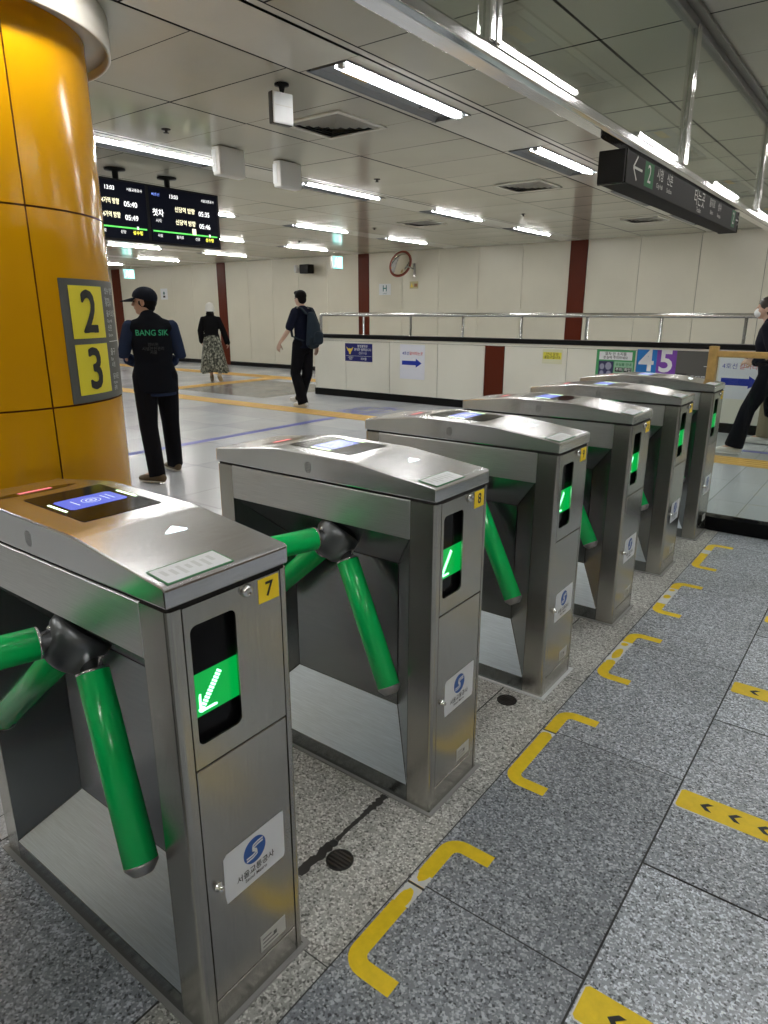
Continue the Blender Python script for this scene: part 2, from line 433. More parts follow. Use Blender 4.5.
# signs on the low wall
def sheet(name, label, cat, x0, x1, z0, z1, mt, th=.004, y=PY, group=None):
    t = thing(name, label, cat, (x0, y, z0), 0, group)
    MB().box(0, x1-x0, -th-.001, -.001, 0, z1-z0, bev=.0008, seg=1).build('panel', mt, t); return t, FY(0, -th-.0016, 0), x1-x0, z1-z0
POLICE = mat('police_blue', (.008, .012, .16), .35); GOLD = mat('gold_print', (.8, .6, .08), .4)
t, M, w, h = sheet('notice_sign', 'dark blue notice board with a gold bird emblem on the low wall', 'sign', -7.21, -6.583, .652, .965, POLICE)
MB().poly(*[M @ V(a, b, .0003) for a, b in ((.03, .255), (.075, .225), (.10, .215), (.115, .235), (.13, .215), (.155, .225), (.20, .255), (.165, .185), (.14, .165), (.135, .13), (.115, .118), (.095, .13), (.09, .165), (.065, .185))]).build('emblem', GOLD, t)
for s, z, q, a in (('불법촬영은', .265, .052, .41), ('중대한 범죄입니다', .205, .052, .41), ('신고 112', .145, .05, .41), ('지하철', .045, .05, .43), ('서울특별시', .068, .028, .13), ('경찰청', .035, .028, .13)):
    text('lettering', s, q, WHITE, t, M @ Matrix.Translation((a, z, .0004)), bold=.012)
rect(MB(), M, .02, .61, .093, .097, .0004).build('rule', WHITE, t)
BLUEP = mat('arrow_blue', (.01, .035, .40), .4); REDP = mat('print_red', (.65, .03, .05), .5)
t, M, w, h = sheet('paper_notice', 'white paper with a blue right arrow taped on the low wall', 'sign', -5.98, -5.47, .405, .978, PAPER)
MB().poly(*[M @ V(a, b, .0004) for a, b in ((.045, .235), (.33, .235), (.33, .195), (.45, .27), (.33, .345), (.33, .305), (.045, .305))]).build('arrow', BLUEP, t)
text('lettering', '4호선', .062, BLUEP, t, M @ Matrix.Translation((.125, .425, .0004)), bold=.012)
text('lettering', '갈아타는곳', .060, REDP, t, M @ Matrix.Translation((.335, .425, .0004)), bold=.012)
t, M, w, h = sheet('paper_notice', 'white paper with a blue arrow behind the wooden rail', 'sign', -.94, -.38, .44, .945, PAPER)
MB().poly(*[M @ V(a, b, .0004) for a, b in ((.04, .17), (.36, .17), (.36, .135), (.49, .215), (.36, .295), (.36, .26), (.04, .26))]).build('arrow', BLUEP, t)
text('lettering', '4호선', .078, BLUEP, t, M @ Matrix.Translation((.125, .405, .0004)))
text('lettering', '갈아타는', .078, REDP, t, M @ Matrix.Translation((.375, .405, .0004)))
YPAP = mat('yellow_print', (.78, .72, .08), .5); OLIVE = mat('olive_print', (.25, .20, .03), .5)
t, M, w, h = sheet('caution_notice', 'small yellow notice with a pale border on the low wall', 'sign', -3.37, -3.06, .773, .98, mat('pale_yellow', (.72, .72, .52), .5))
rect(MB(), M, .012, .298, .065, .165, .0003).build('field', YPAP, t)
text('lettering', '안내 말씀', .05, OLIVE, t, M @ Matrix.Translation((.155, .135, .0006)), bold=.01)
text('lettering', '출입구입니다', .045, INK, t, M @ Matrix.Translation((.155, .09, .0006)), bold=.01)
t, M, w, h = sheet('poster', 'green framed poster with dark photos beside the line number sign', 'poster', -2.55, -2.01, .62, 1.0, mat('poster_green', (.06, .34, .12), .4))
rect(MB(), M, .04, .50, .245, .355, .0003).build('title_box', WHITE, t)
rect(MB(), M, .04, .25, .02, .225, .0003).build('photo_block', mat('poster_navy', (.03, .03, .10), .4), t)
PGR = mat('poster_pale', (.30, .55, .36), .5)
rect(MB(), M, .26, .52, .02, .225, .0003).build('text_block', PGR, t)
for s, x, z, q in (('열차 안 소지품', .27, .325, .05), ('분실에 주의하세요', .27, .275, .045)): text('lettering', s, q, INK, t, M @ Matrix.Translation((x, z, .0006)), bold=.01)
for k, (x, z, r) in enumerate(((.09, .15, .035), (.18, .16, .045), (.09, .06, .03), (.19, .055, .035))):
    MB().poly(*[M @ V(x+r*math.cos(a*PI/5), z+r*1.2*math.sin(a*PI/5), .0006) for a in range(10)]).build('photo_figure', mat('poster_figure', (.30, .30, .42), .5), t)
text('lettering', '유실물 안내', .045, mat('poster_deep', (.01, .15, .06), .5), t, M @ Matrix.Translation((.39, .185, .0006)), bold=.015)
for a, s in ((.275, '주의'), (.395, '확인')):
    rect(MB(), M, a, a+.11, .085, .145, .0006).build('word_box', INK, t); text('lettering', s, .05, TAPEW, t, M @ Matrix.Translation((a+.055, .115, .0009)), bold=.015)
L4 = mat('line_blue', (.01, .19, .58), .35); L5 = mat('line_purple', (.20, .06, .42), .35)
t, M, w, h = sheet('line_number_sign', 'dark sign with 4 on blue and 5 on purple along the low wall', 'sign', -1.985, -.96, .62, 1.02, GREYP)
rect(MB(), M, .0, .262, .0, .40, .0004).build('blue_square', L4, t); rect(MB(), M, .262, .515, .0, .40, .0004).build('purple_square', L5, t)
text('digit', '4', .40, WHITE, t, M @ Matrix.Translation((.13, .24, .0008)), bold=.02)
text('digit', '5', .40, WHITE, t, M @ Matrix.Translation((.385, .24, .0008)), bold=.02)
rect(MB(), M, .52, .66, .0, .11, .0004).rect if False else rect(MB(), M, .525, .66, .0, .105, .0004).build('dark_square', INK, t)
text('lettering', '시청', .075, WHITE, t, M @ Matrix.Translation((.61, .05, .0008)), bold=.01)
text('lettering', '동대문', .07, WHITE, t, M @ Matrix.Translation((.80, .05, .0008)), bold=.01)
rect(MB(), M, .86, 1.0, .205, .213, .0006).build('rule', WHITE, t)

# ------------------------------------------------------------------ things on the far wall
def wsheet(name, label, cat, x0, x1, z0, z1, mt, y=Y1):
    return sheet(name, label, cat, x0, x1, z0, z1, mt, .006, y)
TEALP = mat('teal_print', (.01, .16, .16), .4)
t, M, w, h = wsheet('hydrant_sign', 'white square sign with a dark letter H on the far wall', 'sign', -9.47, -9.12, 1.90, 2.155, WHITE)
text('letter', 'H', .19, TEALP, t, M @ Matrix.Translation((w/2, h*.56, .0004)), bold=.02)
text('lettering', '소화전', .045, TEALP, t, M @ Matrix.Translation((w/2, .03, .0004)))
t, M, w, h = wsheet('warning_sign', 'tiny yellowish warning plate under the round mirror', 'sign', -8.57, -8.33, 2.03, 2.19, mat('dull_cream', (.50, .44, .24), .5))
MB().poly(M @ V(.02, .03, .0004), M @ V(.10, .03, .0004), M @ V(.06, .13, .0004)).build('triangle', GOLD, t)
rect(MB(), M, .13, .22, .04, .11, .0004).build('text_block', mat('brown_print', (.3, .13, .05), .5), t)
t, M, w, h = wsheet('wall_notice', 'small white notice on the far wall above the capped man', 'sign', -18.15, -17.80, 1.88, 2.21, WHITE)
MB().poly(*[M @ V(w/2+.05*math.cos(a*PI/6), .19+.05*math.sin(a*PI/6), .0004) for a in range(12)]).build('mark', mat('dull_teal', (.1, .2, .2), .5), t)
rect(MB(), M, .12, .23, .06, .12, .0004).build('text_block', INK, t)
# convex mirror
t = thing('convex_mirror', 'round convex mirror with a red rim on the far wall', 'mirror', (-8.60, Y1-.33, 2.555))
n = V(.877, -.275, -.42).normalized()
MB().lathe([(0, .045), (.12, .038), (.20, .024), (.275, 0), (.275, -.01)], (0, 0, 0), n, 32).build('mirror_face', mat('mirror_glass', (.70, .66, .60), .08, 1.0), t)
MB().lathe([(.272, -.012), (.300, -.012), (.306, .0), (.300, .012), (.282, .012), (.272, .0), (.272, -.012)], (0, 0, 0), n, 36).build('rim', mat('rim_red', (.30, .06, .035), .4), t)
MB().lathe([(.27, -.012), (.20, -.035), (0, -.04)], (0, 0, 0), n, 24).build('back_shell', mat('rim_red_dark', (.40, .05, .02), .4), t)
MB().box(.14, .20, .30, .329, -.27, .03, bev=.004).cyl((.17, .31, -.10), n*-.03, .014, n=10).build('bracket', SATIN, t)
# cctv
t = thing('security_camera', 'dark security camera with a white lens hood high on the far wall', 'camera', (-11.7, Y1, 2.57))
MB().box(-.10, .22, -.32, -.10, -.12, .10, bev=.02).box(0, .12, -.10, -.001, -.04, .04, bev=.005).build('housing', BLACKM, t)
MB().lathe([(.085, 0), (.10, .03), (.10, .11), (.075, .12), (.07, .06)], (-.22, -.2, .0), (-.6, -.8, -.05), 18).build('lens_hood', PLASTIC, t)
MB().cyl((-.02, -.2, 0), (-.23, -.22, 0), .035, n=10).build('arm', BLACKM, t)
MB().lathe([(.05, 0), (.04, .015), (0, .02)], (-.235, -.21, .0), (-.6, -.8, -.05), 14).build('lens', BLACK, t)

# ------------------------------------------------------------------ floor markings
def bracket(y0, y1, k, label):
    t = thing('floor_bracket', label, 'floor marking', (.098, y0, 0), 0, 'yellow brackets taped in front of the gates')
    L = y1-y0; w = .046; r = .035
    out = []
    def arc(cx, cy, rr, a0, a1, n=6): return [(cx+rr*math.cos(math.radians(a0+(a1-a0)*i/n)), cy+rr*math.sin(math.radians(a0+(a1-a0)*i/n))) for i in range(n+1)]
    ro = .062; ri = .018
    outer = [(.15, 0)]+arc(ro, ro, ro, 270, 180)+arc(ro, L-ro, ro, 180, 90)+[(.15, L)]
    inner = [(.15, w)]+arc(w+ri, w+ri, ri, 270, 180)+arc(w+ri, L-w-ri, ri, 180, 90)+[(.15, L-w)]
    mb = MB()
    for i in range(len(outer)-1):
        z = .0012
        mb.quad((*outer[i], z), (*inner[i], z), (*inner[i+1], z), (*outer[i+1], z))
    mb.build('tape', TAPE, t)
    wz = .0018; rnd = random.Random(k)
    def blob(cx, cy, rx, ry, z, m, nm):
        MB().poly(*[(cx+rx*math.cos(a*PI/10)*(1+rnd.uniform(-.14, .14)), cy+ry*math.sin(a*PI/10)*(1+rnd.uniform(-.1, .1)), z) for a in range(20)]).build(nm, m, t)
    def rag(y0_, y1_):
        n = 14; pts = [(-.002, y0_+(y1_-y0_)*i/n) for i in range(n+1)]
        pts2 = [(w+.002, y0_+(y1_-y0_)*i/n) for i in range(n+1)]
        pl = [(x+rnd.uniform(-.002, .002), y, wz) for x, y in pts]+[(x+rnd.uniform(-.002, .002), y, wz) for x, y in reversed(pts2)]
        MB().poly(*reversed(pl)).build('worn_patch', TAPEW, t)
    if k == 0:
        MB().box(-.003, w+.003, .296, .302, .0012, .0019).build('worn_patch', JOINT, t)
        for a, b in ((.225, .295), (.303, .345)): rag(a, b)
        blob(.023, .235, .017, .05, .0024, TAPE, 'tape_remnant'); blob(.022, .345, .017, .030, .0024, TAPE, 'tape_remnant')
    elif k == 1:
        MB().box(-.003, w+.003, .340, .346, .0012, .0019).build('worn_patch', JOINT, t)
        rag(.318, .339); blob(.023, .314, .020, .019, .0024, TAPE, 'tape_remnant')
    elif k in (2, 3):
        rag(.135, .385); blob(.023, .245, .018, .055 if k == 2 else .03, .0024, TAPE, 'tape_remnant'); blob(.02, .355, .016, .018, .0024, TAPE, 'tape_remnant')
        if k == 2: blob(.026, .145, .02, .03, .0024, TAPE, 'tape_remnant')
    else:
        rag(.30, .38)
ORD = ['nearest', 'second nearest', 'third', 'fourth', 'fifth and farthest']
for k, (a, b) in enumerate(((.306, .822), (1.143, 1.659), (1.99, 2.502), (2.80, 3.309), (3.612, 4.15))):
    lab = ['yellow floor bracket nearest the camera, between gates 7 and 8', 'yellow floor bracket with a thin white line, between gates 8 and 9', 'yellow floor bracket worn white in long patches, third from the camera',
           'yellow floor bracket with one round yellow dot, fourth from the camera', 'yellow floor bracket farthest away, nearest the glass fence'][k]
    bracket(a, b, k, lab)
def arrow_tape(y0, y1, k, label):
    t = thing('arrow_tape', label, 'floor marking', (.595, y0, 0), 0, 'yellow arrow strips on the floor')
    w = y1-y0
    MB().prism([(0.004, .008), (.012, 0), (.95, 0), (.95, w), (.012, w), (.004, w-.008)], 'z', .0006, .0014).build('strip', TAPE, t)
    if k < 2: MB().prism([(0, .004), (.010, -.004), (.2, -.004), (.2, 0), (.018, .002), (.010, .012), (.010, w-.012), (.018, w-.002), (.018, w+.003), (.008, w+.003), (0, w-.006)], 'z', .0004, .0010).build('white_edge', TAPEW, t)
    n = 7
    for i in range(n):
        x = .068+.0815*i
        h = w*.20; d = .020; s = .018
        MB().poly(*[(x+a, w*.5+b, .0020) for a, b in ((0, 0), (d, -h), (d+s, -h), (s, 0), (d+s, h), (d, h))]).build('arrow_mark', INK, t)
for k, (y0, y1) in enumerate(((.518, .612), (1.36, 1.455), (2.20, 2.296), (3.018, 3.105))):
    lab = ['yellow strip with black chevrons at the bottom edge of the view', 'yellow strip with black chevrons, opposite gate 8', 'yellow strip with black chevrons, opposite gate 9', 'pale end of a yellow strip farthest along the floor joint'][k]
    arrow_tape(y0, y1, k, lab)
def tactile(name, label, x0, x1, y0, y1, along):
    t = thing(name, label, 'tactile paving', (x0, y0, 0), 0, 'orange guide paving')
    mb = MB(); d = .32 if along == 'x' else (y1-y0); L = (x1-x0) if along == 'x' else (y1-y0); w = (y1-y0) if along == 'x' else (x1-x0)
    mb.box(0, x1-x0, 0, y1-y0, .0, .003)
    mb.build('base', TACT, t)
    mb = MB(); n = max(3, int(w/.09))
    for i in range(n):
        c = w*(i+.5)/n
        if along == 'x': mb.box(.02, L-.02, c-.014, c+.014, .003, .007, bev=.002, seg=1)
        else: mb.box(c-.014, c+.014, .02, L-.02, .003, .007, bev=.002, seg=1)
    mb.build('guide_ribs', TACT, t)
tactile('tactile_strip', 'long orange guide strip passing under the young man with the backpack', -20, 5.9, 6.95, 7.36, 'x')
tactile('tactile_strip', 'orange guide strip along the far wall behind the woman', -22, -8.1, 10.7, 11.2, 'x')
tactile('tactile_strip', 'short orange guide strip joining the two long ones near the woman', -11.15, -10.75, 7.37, 10.69, 'y')
tag(MB().box(-5.75, -5.62, 3.0, 6.93, 0, .0012).build('floor_line', BLUEL), 'blue line painted on the floor left of the gates', 'floor marking')
tag(MB().box(-1.5, 5.5, 7.78, 7.88, 0, .0012).build('floor_line', BLUEL), 'blue line painted on the floor under the walking legs at right', 'floor marking')
t = thing('floor_lettering', 'blue painted lettering on the floor beside the orange strip', 'floor marking', (-5.66, 7.72, .001))
for k, s in enumerate(('갈아', '타는곳')): text('lettering', s, .42, BLUEL, t, FZ(-.14+.36*k-.1, 0+.05, .001, PI/2-.0) @ Matrix.Rotation(0, 4, 'Z'), bold=.02)
for k, (x, y) in enumerate(((-.102, .548), (-.105, 1.583))):
    t = thing('drain_cover', ['round dark drain cover on the floor between gates 7 and 8', 'round dark drain cover on the floor between gates 8 and 9'][k], 'drain', (x, y, 0), 0, 'floor drains')
    MB().lathe([(.040, 0), (.040, .002), (.034, .003), (.034, .001), (0, .001)], n=28).build('rim', mat('drain_iron', (.03, .028, .026), .5, .5), t)
    mb = MB()
    for q in range(-2, 3):
        h = math.sqrt(.033**2-(q*.012)**2); mb.box(-h, h, q*.012-.003, q*.012+.003, .001, .0025)
    mb.build('grating', mat('drain_rust', (.05, .043, .038), .6, .3), t)
tag(MB().lathe([(.014, 0), (.014, .002), (.010, .003), (0, .003)], (-.158, .585, 0), n=20).build('floor_stud', mat('stud_iron', (.04, .04, .04), .4, .6)), 'tiny dark stud on the floor joint beside the near drain', 'floor stud')
STAIN = mat('grime', (.030, .028, .026), .7)
mbs = MB(); rnd = random.Random(5)
for (a, b, w) in ((.44, .60, .016), (.60, .74, .006), (.74, .84, .013)):
    n = 12
    L = [(-.163-w*(.3+.7*rnd.random()), a+(b-a)*i/n) for i in range(n+1)]; R = [(-.156+w*(.3+.7*rnd.random()), a+(b-a)*i/n) for i in range(n+1)]
    mbs.poly(*[(x, y, .0008) for x, y in L[::-1]+R])
g = mbs.build('floor_stain', STAIN); tag(g, 'dark grime along the floor joint by the near drain', 'stain'); g['kind'] = 'stuff'

# ------------------------------------------------------------------ turnstiles
W, LG = .2911, .901
HUB = V(-.389, .046, .831)
ARM = [V(-.268, -.963, .007), V(.512, -.148, -.846), V(-.735, -.10, -.67)]
AX = V(-.246, -.607, -.756).normalized()
def make_gate():
    t = thing('turnstile', '', 'turnstile', (0, 0, 0), 0, 'turnstiles in a row')
    # cabinet: two end posts, fascia, plinth, far side
    r = .012
    def arc(cx, cy, a0): return [(cx+r*math.cos(math.radians(a0+i*18)), cy+r*math.sin(math.radians(a0+i*18))) for i in range(6)]
    post = arc(-r, r, -90)+[(0, .0275), (-.026, .0275), (-.026, .2705), (0, .2705)]+arc(-r, W-r, 0)+[(-.085, W), (-.085, 0)]
    back = [(-LG+.075, 0), (-LG+.075, W)]+arc(-LG+r, W-r, 90)+arc(-LG+r, r, 180)
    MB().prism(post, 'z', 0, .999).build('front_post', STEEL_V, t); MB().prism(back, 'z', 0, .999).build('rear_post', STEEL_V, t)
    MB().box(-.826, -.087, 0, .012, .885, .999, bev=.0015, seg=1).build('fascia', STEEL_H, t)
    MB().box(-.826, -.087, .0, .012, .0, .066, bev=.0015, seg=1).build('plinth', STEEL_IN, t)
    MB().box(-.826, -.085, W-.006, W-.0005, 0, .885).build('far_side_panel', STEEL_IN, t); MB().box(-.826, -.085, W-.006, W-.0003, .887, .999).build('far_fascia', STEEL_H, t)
    O = [(-.826, .066), (-.087, .066), (-.087, .885), (-.826, .885)]; I = [(-.66, .247), (-.209, .247), (-.209, .75), (-.66, .75)]
    D = .12; g = .0015
    def o3(i): return V(O[i][0], .001, O[i][1])
    def i3(i): return V(I[i][0], D, I[i][1])
    mb = MB()
    def trap(i, j):
        a, b, c, d = o3(i), o3(j), i3(j), i3(i)
        cx = (a+b+c+d)/4
        u = (b-a).normalized()
        return [a+u*g, b-u*g, c-u*g*1.6, d+u*g*1.6]
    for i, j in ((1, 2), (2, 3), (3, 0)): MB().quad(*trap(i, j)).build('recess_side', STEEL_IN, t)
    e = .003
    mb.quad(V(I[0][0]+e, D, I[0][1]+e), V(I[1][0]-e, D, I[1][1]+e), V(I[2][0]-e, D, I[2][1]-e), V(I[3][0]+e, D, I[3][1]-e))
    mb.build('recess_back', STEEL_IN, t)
    MB().quad(*trap(0, 1)).build('sill_plate', STEEL_PLATE, t)
    mb = MB(); s = .004
    P = [V(a, .001, b) for a, b in O]+[V(a, D+s, b) for a, b in I]
    for i in range(4):
        j = (i+1) % 4; n = [V(0, 0, -s), V(s, 0, 0), V(0, 0, s), V(-s, 0, 0)][i]
        mb.quad(P[i]+n, P[j]+n, P[4+j]+n, P[4+i]+n)
    mb.quad(*[P[4+i] for i in range(4)]); mb.build('recess_backing', DARK, t)
    MB().box(-LG+.008, -.007, .005, W-.005, .996, 1.0075).build('lid_gasket', DARK, t)
    # lid
    prof = [(-LG-.001, 1.0065), (.001, 1.0065), (.001, 1.043), (-.004, 1.0485), (-.272, 1.081), (-.30, 1.083), (-.60, 1.087), (-.625, 1.086), (-.895, 1.053), (-LG-.001, 1.048)]
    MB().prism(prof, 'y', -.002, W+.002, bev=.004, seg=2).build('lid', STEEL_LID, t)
    # front: upper panel with window
    def panel_hole(z0, z1, y0, y1, hole, x, th):
        b = bmesh.new(); outer = [(y0, z0), (y1, z0), (y1, z1), (y0, z1)]
        ov = [b.verts.new((x, a, c)) for a, c in outer]; hv = [b.verts.new((x, a, c)) for a, c in hole]
        es = [b.edges.new((ov[i], ov[(i+1) % 4])) for i in range(4)]+[b.edges.new((hv[i], hv[(i+1) % len(hv)])) for i in range(len(hv))]
        bmesh.ops.triangle_fill(b, use_beauty=True, use_dissolve=False, edges=es)
        n = len(hv)
        h2 = [b.verts.new((x-th, a, c)) for a, c in hole]; o2 = [b.verts.new((x-th, a, c)) for a, c in outer]
        for i in range(n): b.faces.new((hv[i], hv[(i+1) % n], h2[(i+1) % n], h2[i]))
        for i in range(4): b.faces.new((ov[i], ov[(i+1) % 4], o2[(i+1) % 4], o2[i]))
        bmesh.ops.recalc_face_normals(b, faces=b.faces[:]); return b
    hole = rrect(.106, .248, .014, 4, .0955, .833)
    MB().add(panel_hole(.6615, .997, .0305, .2675, hole, 0.0, .0055)).build('front_panel', STEEL_V, t)
    win = MB().prism([(a, b) for a, b in rrect(.210, .290, .015, 4, .149, .825)], 'x', -.021, -.018).build('display_window', BLACK, t)
    mb = MB(); mb.quad((-.0175, .050, .758), (-.0175, .245, .758), (-.0175, .245, .849), (-.0175, .050, .849)); led = mb.build('lit_panel', LEDG, win)
    mb = MB()
    def dot(y, z, r=.0028): mb.poly(*[(-.0170, y+.012+r*math.cos(a*PI/4), z-.013+r*math.sin(a*PI/4)) for a in range(8)])
    for i in range(13):
        q = i/12
        for o in (-.0045, 0, .0045): dot(.053+.048*q-o*.75, .783+.064*q+o*.6)
    for i in range(7):
        for o in (0, .0045): dot(.052+o*.2, .783+.0047*i+o); dot(.052+.0055*i+o, .782-o*.3)
    mb.build('arrow_dots', LEDW, win)
    MB().box(-.0055, 0, .0305, .2675, .0805, .6575, bev=.0018, seg=2).build('door', STEEL_V, t)
    MB().box(-.0258, -.024, .0276, .2704, .001, .9985).build('panel_gap', DARK, t)
    MB().box(-.0055, -.0003, .0305, .2675, .002, .0775, bev=.001, seg=1).build('kick_plate', STEEL_V, t)
    MB().lathe([(.013, 0), (.013, .004), (.011, .009), (.006, .0115), (.0045, .0095), (0, .0095)], (0, .177, .9835), (1, 0, 0), 24).build('lock', CHROME, t)
    MB().lathe([(.010, 0), (.010, .003), (.006, .006), (.007, .012), (.004, .015), (0, .015)], (0, .056, .368), (1, 0, 0), 20).build('door_knob', CHROME, t)
    MB().box(.0, .0012, .209, .2635, .943, .9935).build('number_label', YEL, t)
    mb = MB(); mb.poly(*[(.0006, a, b) for a, b in ((.076, .306), (.240, .307), (.244, .318), (.2445, .428), (.236, .430), (.082, .428), (.0735, .420), (.072, .330))])
    st = mb.build('sticker', WHITE, t)
    # round emblem with two curling bands
    cy, cz, R = .157, .387, .0315
    MB().poly(*[(.0011, cy+R*math.cos(a*PI/18), cz+R*math.sin(a*PI/18)) for a in range(36)]).build('emblem', EMBLEM, st)
    mb = MB()
    def band(pts, w, x=.0016):
        n = len(pts); L = []; Rr = []
        for i, (a, b) in enumerate(pts):
            p, q = pts[max(0, i-1)], pts[min(n-1, i+1)]; dx, dy = q[0]-p[0], q[1]-p[1]; l = math.hypot(dx, dy)
            L.append((x, a-dy/l*w, b+dx/l*w)); Rr.append((x, a+dy/l*w, b-dx/l*w))
        for i in range(n-1): mb.quad(L[i], Rr[i], Rr[i+1], L[i+1])
    for o in (-.0042, .0042):
        pts = []
        for i in range(15):
            q = -1+2*i/14; y = cy+.021*math.sin(q*2.35)*(1 if True else 1)*(-1 if False else 1)
            pts.append((cy-.020*math.sin(q*2.2)*-1*1.0+o*.6, cz+q*.020-o))
        pts = [(cy+(.022 if i < 5 else 0)*0+p[0]-cy, p[1]) for i, p in enumerate(pts)]
        band([(cy+.027-.007*abs(1)+o*0-.0, cz+.012+o)] and [(cy+.024, cz+.0135+o*.8), (cy+.010, cz+.0135+o*.8), (cy-.004, cz+.0105+o*.8), (cy-.006, cz+.004+o*.6), (cy+.004, cz-.003+o*.6), (cy+.006, cz-.0095+o*.8), (cy-.006, cz-.0135+o*.8), (cy-.024, cz-.0135+o*.8)], .0021)
    mb.build('emblem_bands', WHITE, st)
    text('lettering', '서울교통공사', .0195, INK, st, FX(.0011, .1575, .340), bold=.012)
    text('lettering', 'Seoul Metro', .0125, INK, st, FX(.0011, .1575, .324), bold=.012)
    pl = MB().box(0, .0012, .157, .235, .098, .142, bev=.0005, seg=1).build('rating_plate', mat('plate_alu', (.62, .62, .58), .4, .2) if 'plate_alu' not in bpy.data.materials else bpy.data.materials['plate_alu'], t)
    mb = MB()
    for q in range(3): mb.quad(*[(.0016, a, b) for a, b in ((.163, .131-.011*q), (.19+.01*q, .131-.011*q), (.19+.01*q, .128-.011*q), (.163, .128-.011*q))])
    mb.quad(*[(.0016, a, b) for a, b in ((.196, .116), (.206, .116), (.206, .127), (.196, .127))])
    mb.build('plate_print', GREYP, pl)
    # hub and arms
    MB().lathe([(.064, -.014), (.069, .0), (.069, .014), (.064, .024), (.058, .055), (.046, .078), (.03, .086), (0, .087)], HUB, AX, 36).build('hub', HUBM, t)
    hub = [c for c in t.children if c.name.startswith('hub')][0]
    mb = MB()
    for k, d in enumerate(ARM):
        n = (AX-d*AX.dot(d)).normalized(); p = HUB+AX*.02+(d-AX*d.dot(AX)).normalized()*.066; n = (d-AX*d.dot(AX)).normalized()
        mb.lathe([(.006, -.01), (.006, .004), (.004, .006), (0, .006)], p, n, 10)
    mb.build('screws', CHROME, hub)
    for k, d in enumerate(ARM):
        a = HUB+d*.088; b = HUB+d*.492
        arm = MB().lathe([(.032, 0), (.035, .003), (.035, (b-a).length)], a, d, 32).build('arm', GREEN, t)
        MB().lathe([(.0353, 0), (.0347, .006), (.022, .022), (.019, .024), (0, .024)], b, d, 28).build('end_cap', CAPE, arm)
        MB().lathe([(.024, -.045), (.024, -.004), (.035, -.003), (.0357, .001), (.035, .003)], a, d, 28).build('collar', CHROME, arm)
    # card reader on the lid
    def ztop(x):
        pr = [(-LG, 1.050), (-.615, 1.0870), (-.285, 1.0825), (0, 1.0485)]
        for (a, za), (b, zb) in zip(pr, pr[1:]):
            if a <= x <= b: return za+(zb-za)*(x-a)/(b-a)
        return 1.05
    def top(mb, pts, up): mb.poly(*[(x, y, ztop(x)+up) for x, y in pts]); return mb
    rd = top(MB(), [(-.610, .062), (-.352, .062), (-.352, .252), (-.610, .252)], .0012).build('card_reader', BLACK, t)
    top(MB(), [(-.533, .095), (-.525, .088), (-.452, .088), (-.444, .095), (-.444, .219), (-.452, .226), (-.525, .226), (-.533, .219)], .0018).build('screen', LCD, rd)
    mb = MB()
    for r0, r1 in ((.020, .022), (.010, .013), (0.0, .004)):
        for i in range(16):
            a0, a1 = i*PI/8, (i+1)*PI/8
            z = ztop(-.488)+.0026
            pts = [(-.488+r1*math.cos(a0), .157+r1*math.sin(a0), z), (-.488+r1*math.cos(a1), .157+r1*math.sin(a1), z)]
            pts += [(-.488+r0*math.cos(a1), .157+r0*math.sin(a1), z), (-.488+r0*math.cos(a0), .157+r0*math.sin(a0), z)] if r0 > 0 else [(-.488, .157, z)]
            mb.poly(*pts)
    for yy in (.118, .19, .203): top(mb, [(-.51, yy), (-.468, yy), (-.468, yy+.003), (-.51, yy+.003)], .0024)
    mb.build('screen_print', LCDW, rd)
    for yy in (.072, .240): top(MB(), [(-.522, yy), (-.442, yy), (-.442, yy+.0055), (-.522, yy+.0055)], .0022).build('indicator_light', LINE, rd)
    top(MB(), [(-.64, .028), (-.30, .028), (-.30, .0295), (-.64, .0295)], .0004).build('lid_seam', DARK, t) if False else None
    gs = top(MB(), [(-.068, .010), (-.004, .010), (-.004, .159), (-.068, .159)], .0010).build('guide_sticker', GSTICK, t)
    top(MB(), [(-.0645, .0135), (-.0075, .0135), (-.0075, .1555), (-.0645, .1555)], .0015).build('sticker_face', WHITE, gs)
    mb = MB()
    for k in range(7): top(mb, [(-.052+.004*(k % 2), .025+.017*k), (-.030+.006*(k % 3), .025+.017*k), (-.030+.006*(k % 3), .034+.017*k), (-.052+.004*(k % 2), .034+.017*k)], .0020)
    mb.build('sticker_print', mat('faint_print', (.64, .66, .66), .5) if 'faint_print' not in bpy.data.materials else bpy.data.materials['faint_print'], gs)
    top(MB(), [(-.188, .139), (-.212, .172), (-.182, .190)], .0012).build('guide_light', GUIDE, t)
    # rear reader
    rr = top(MB(), [(-.70+.035*math.cos(a*PI/12)-.02, .147+.10*math.sin(a*PI/12)) for a in range(24)], .0012).build('rear_reader', BLACK, t)
    top(MB(), [(-.735, .105), (-.715, .105), (-.715, .185), (-.735, .185)], .002).build('red_light', REDL, rr)
    # speaker holes on the lid side
    mb = MB()
    for i in range(-2, 3):
        for j in range(-3, 4):
            if (i/2.4)**2+(j/3.4)**2 < 1.05: mb.poly(*[(-.468+i*.0055+.0016*math.cos(a*PI/3), -.0026, 1.042+j*.0050+.0016*math.sin(a*PI/3)) for a in range(6)])
    mb.build('speaker_grille', DARK, t)
    # seal round the foot
    mb = MB(); s = .012
    for (x0, x1, y0, y1) in ((-LG-s, s, -s, 0), (-LG-s, s, W, W+s), (0, s, 0, W), (-LG-s, -LG, 0, W)):
        mb.box(x0, x1, y0, y1, .0, .006)
    mb.build('floor_seal', SEAL, t)
    return t
GATE_Y = [0, .854, 1.677, 2.510, 3.339, 4.156, -.835]
proto = make_gate()
